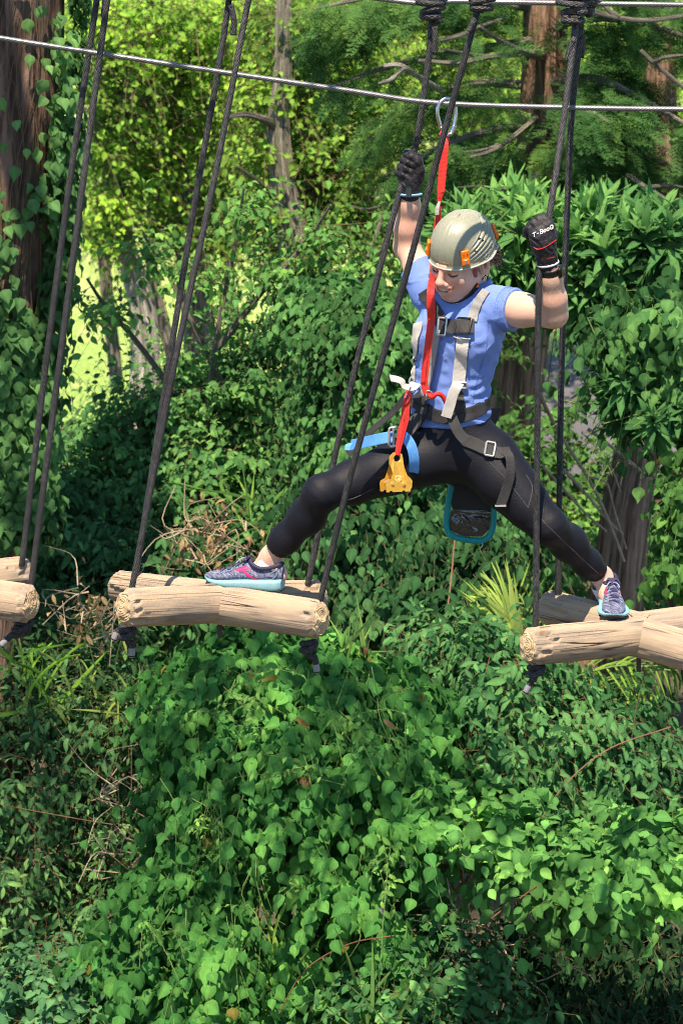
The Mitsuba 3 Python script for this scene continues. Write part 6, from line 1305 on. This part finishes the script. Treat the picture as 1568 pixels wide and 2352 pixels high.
# outlines of the plate in the photograph's units
plate = [(898, 1047), (905, 1040), (915, 1039), (921, 1045), (923, 1060), (924, 1082), (927, 1093), (934, 1101), (937, 1107), (935, 1122), (931, 1130), (885, 1127), (884, 1110), (886, 1103), (895, 1098), (899, 1086), (897, 1066)]
pg = Polygon([loc(*p) for p in plate]).buffer(.003).buffer(-.003)
pg = pg.difference(Point(*loc(911, 1053)).buffer(.0115)).difference(Point(*loc(894, 1128)).buffer(.0055)).difference(Point(*loc(919, 1130)).buffer(.0055))
ry = math.radians(-20)
Mp = np.eye(4); Mp[:3, 0] = (math.cos(ry), math.sin(ry) * -1, .03); Mp[:3, 1] = (-.03, .10, 1); Mp[:3, 2] = np.cross(Mp[:3, 0], Mp[:3, 1]); Mp[:3, :3] /= np.linalg.norm(Mp[:3, :3], axis=0); Mp[:3, 3] = C_
for z in (.016, -.040):   # nearer plate towards the camera (-y)
    m = trimesh.creation.extrude_polygon(pg.segmentize(.008), .0032, engine='earcut')
    v = m.vertices.copy(); bend = np.clip((v[:, 1] - loc(0, 1084)[1]) / .02, 0, 1); v[:, 2] = v[:, 2] + z * (1 - bend * .85); m.vertices = v; m.apply_transform(Mp); part(pul, 'side_plate', m, 'gold_alloy', 30)
def pp(x, y, z): return (Mp @ np.array([*loc(x, y), z, 1]))[:3]
zn = Mp[:3, 2]
for x, y in ((897, 1109), (920, 1112)):
    m, _ = tube([pp(x, y, -.042), pp(x, y, .023)], .0062, 6); part(pul, 'bolt', m, 'brass_bolt', 20)
    m, _ = tube([pp(x, y, .0225), pp(x, y, .0245)], .0036, 14); part(pul, 'bolt_end', m, 'gold_alloy', 30)
    m, _ = tube([pp(x, y, -.010), pp(x, y, -.004), pp(x, y, .003), pp(x, y, .009)], [.013, .010, .010, .013], 24); part(pul, 'wheel', m, 'dull_steel', 30)
th = np.linspace(0, 2 * np.pi, 33); e0 = pp(909, 1098, .0194)
for r, w in ((.0105, .0005), (.0078, .0005)):
    m, _ = tube(e0 + r * (np.cos(th)[:, None] * Mp[:3, 0] + np.sin(th)[:, None] * Mp[:3, 1]), w, 6, False); part(pul, 'emblem_ring', m, 'gold_etch', True)
tk = [([e0 + r0 * d, e0 + .0102 * d], .0004, 4) for a in np.linspace(0, 2 * np.pi, 29)[:-1] for d in [np.cos(a) * Mp[:3, 0] + np.sin(a) * Mp[:3, 1]] for r0 in (.0085,)]
m, _ = tubes(tk); part(pul, 'emblem_teeth', m, 'gold_etch')
m, _ = tubes([([e0 + Mp[:3, 0] * a + Mp[:3, 1] * b for a, b in q], .0006, 4) for q in ([(-.005, -.002), (-.003, -.0035), (-.001, -.0005), (.002, .003)], [(-.002, -.005), (.0005, -.001), (.004, .002)], [(.001, -.004), (.004, -.003)], [(-.003, .005), (.002, .0052)])]); part(pul, 'emblem', m, 'gold_etch')

# ------------------------------------------------------------------ map pouch behind the thigh
pou = thing('map_pouch', 'teal edged black pouch with a clear window hanging behind the thigh', 'pouch')
O_ = [(1044, 1085), (1030, 1150), (1025, 1205), (1035, 1228), (1062, 1238), (1108, 1241), (1129, 1220), (1134, 1170), (1134, 1085)]
yP = .11
A_ = np.array([P(x, y, yP) for x, y in O_])
m, uv = tube(spline(np.vstack([A_, A_[:1]]), 90), .0105, 10, False); part(pou, 'edge', m, 'teal', True)
def sheet(pts, d, th, nm, mat, puff=0.0, n=18):
    pg = Polygon([(p[0], p[2]) for p in pts]); v2, f = trimesh.creation.triangulate_polygon(pg.segmentize(.006), engine='earcut')
    m = tm(np.c_[v2[:, 0], np.zeros(len(v2)), v2[:, 1]], f).subdivide().subdivide().subdivide(); v = m.vertices.copy(); g = v * 1.0
    dist = np.array([pg.exterior.distance(Point(a, c)) for a, c in v[:, [0, 2]]])
    v[:, 1] = d + puff * np.clip(dist / .02, 0, 1) * (np.abs(meshkit.fbm(g * 34, 2, 3) - .5) * 2.2 - .3) - .004 * np.clip(dist / .03, 0, 1)
    if th: b = v + V(0, th, 0); return part(pou, nm, tm(np.vstack([v, b]), np.vstack([m.faces, m.faces[:, ::-1] + len(v)])), mat, True)
    return part(pou, nm, tm(v, m.faces), mat, True)
up_ = [P(x, y, yP) for x, y in ((1047, 1085), (1034, 1150), (1040, 1172), (1060, 1178), (1128, 1178), (1131, 1085))]
lo_ = [P(x, y, yP) for x, y in ((1038, 1170), (1031, 1204), (1040, 1224), (1064, 1232), (1106, 1234), (1124, 1217), (1129, 1172))]
sheet(up_, yP - .004, .008, 'black_panel', 'pouch_black', .002)
sheet(lo_, yP - .006, 0, 'clear_window', 'clear_film', .012)
sheet([P(x, y, yP) for x, y in ((1036, 1172), (1031, 1204), (1040, 1224), (1064, 1232), (1106, 1234), (1124, 1217), (1129, 1172))], yP + .010, 0, 'back_panel', 'pouch_black', .004)
m, _ = tube(spline([P(1104, 1240, yP), P(1108, 1252, yP - .01), P(1100, 1262, yP - .01)], 12), .0012, 5); part(pou, 'loose_thread', m, 'thread', True)
m, uv = ribbon(spline([P(1052, 1040, .10), P(1048, 1070, yP), P(1046, 1092, yP)], 10), (0, -1, 0), .02, .003); part(pou, 'strap', m, 'webbing_black', uv=uv)
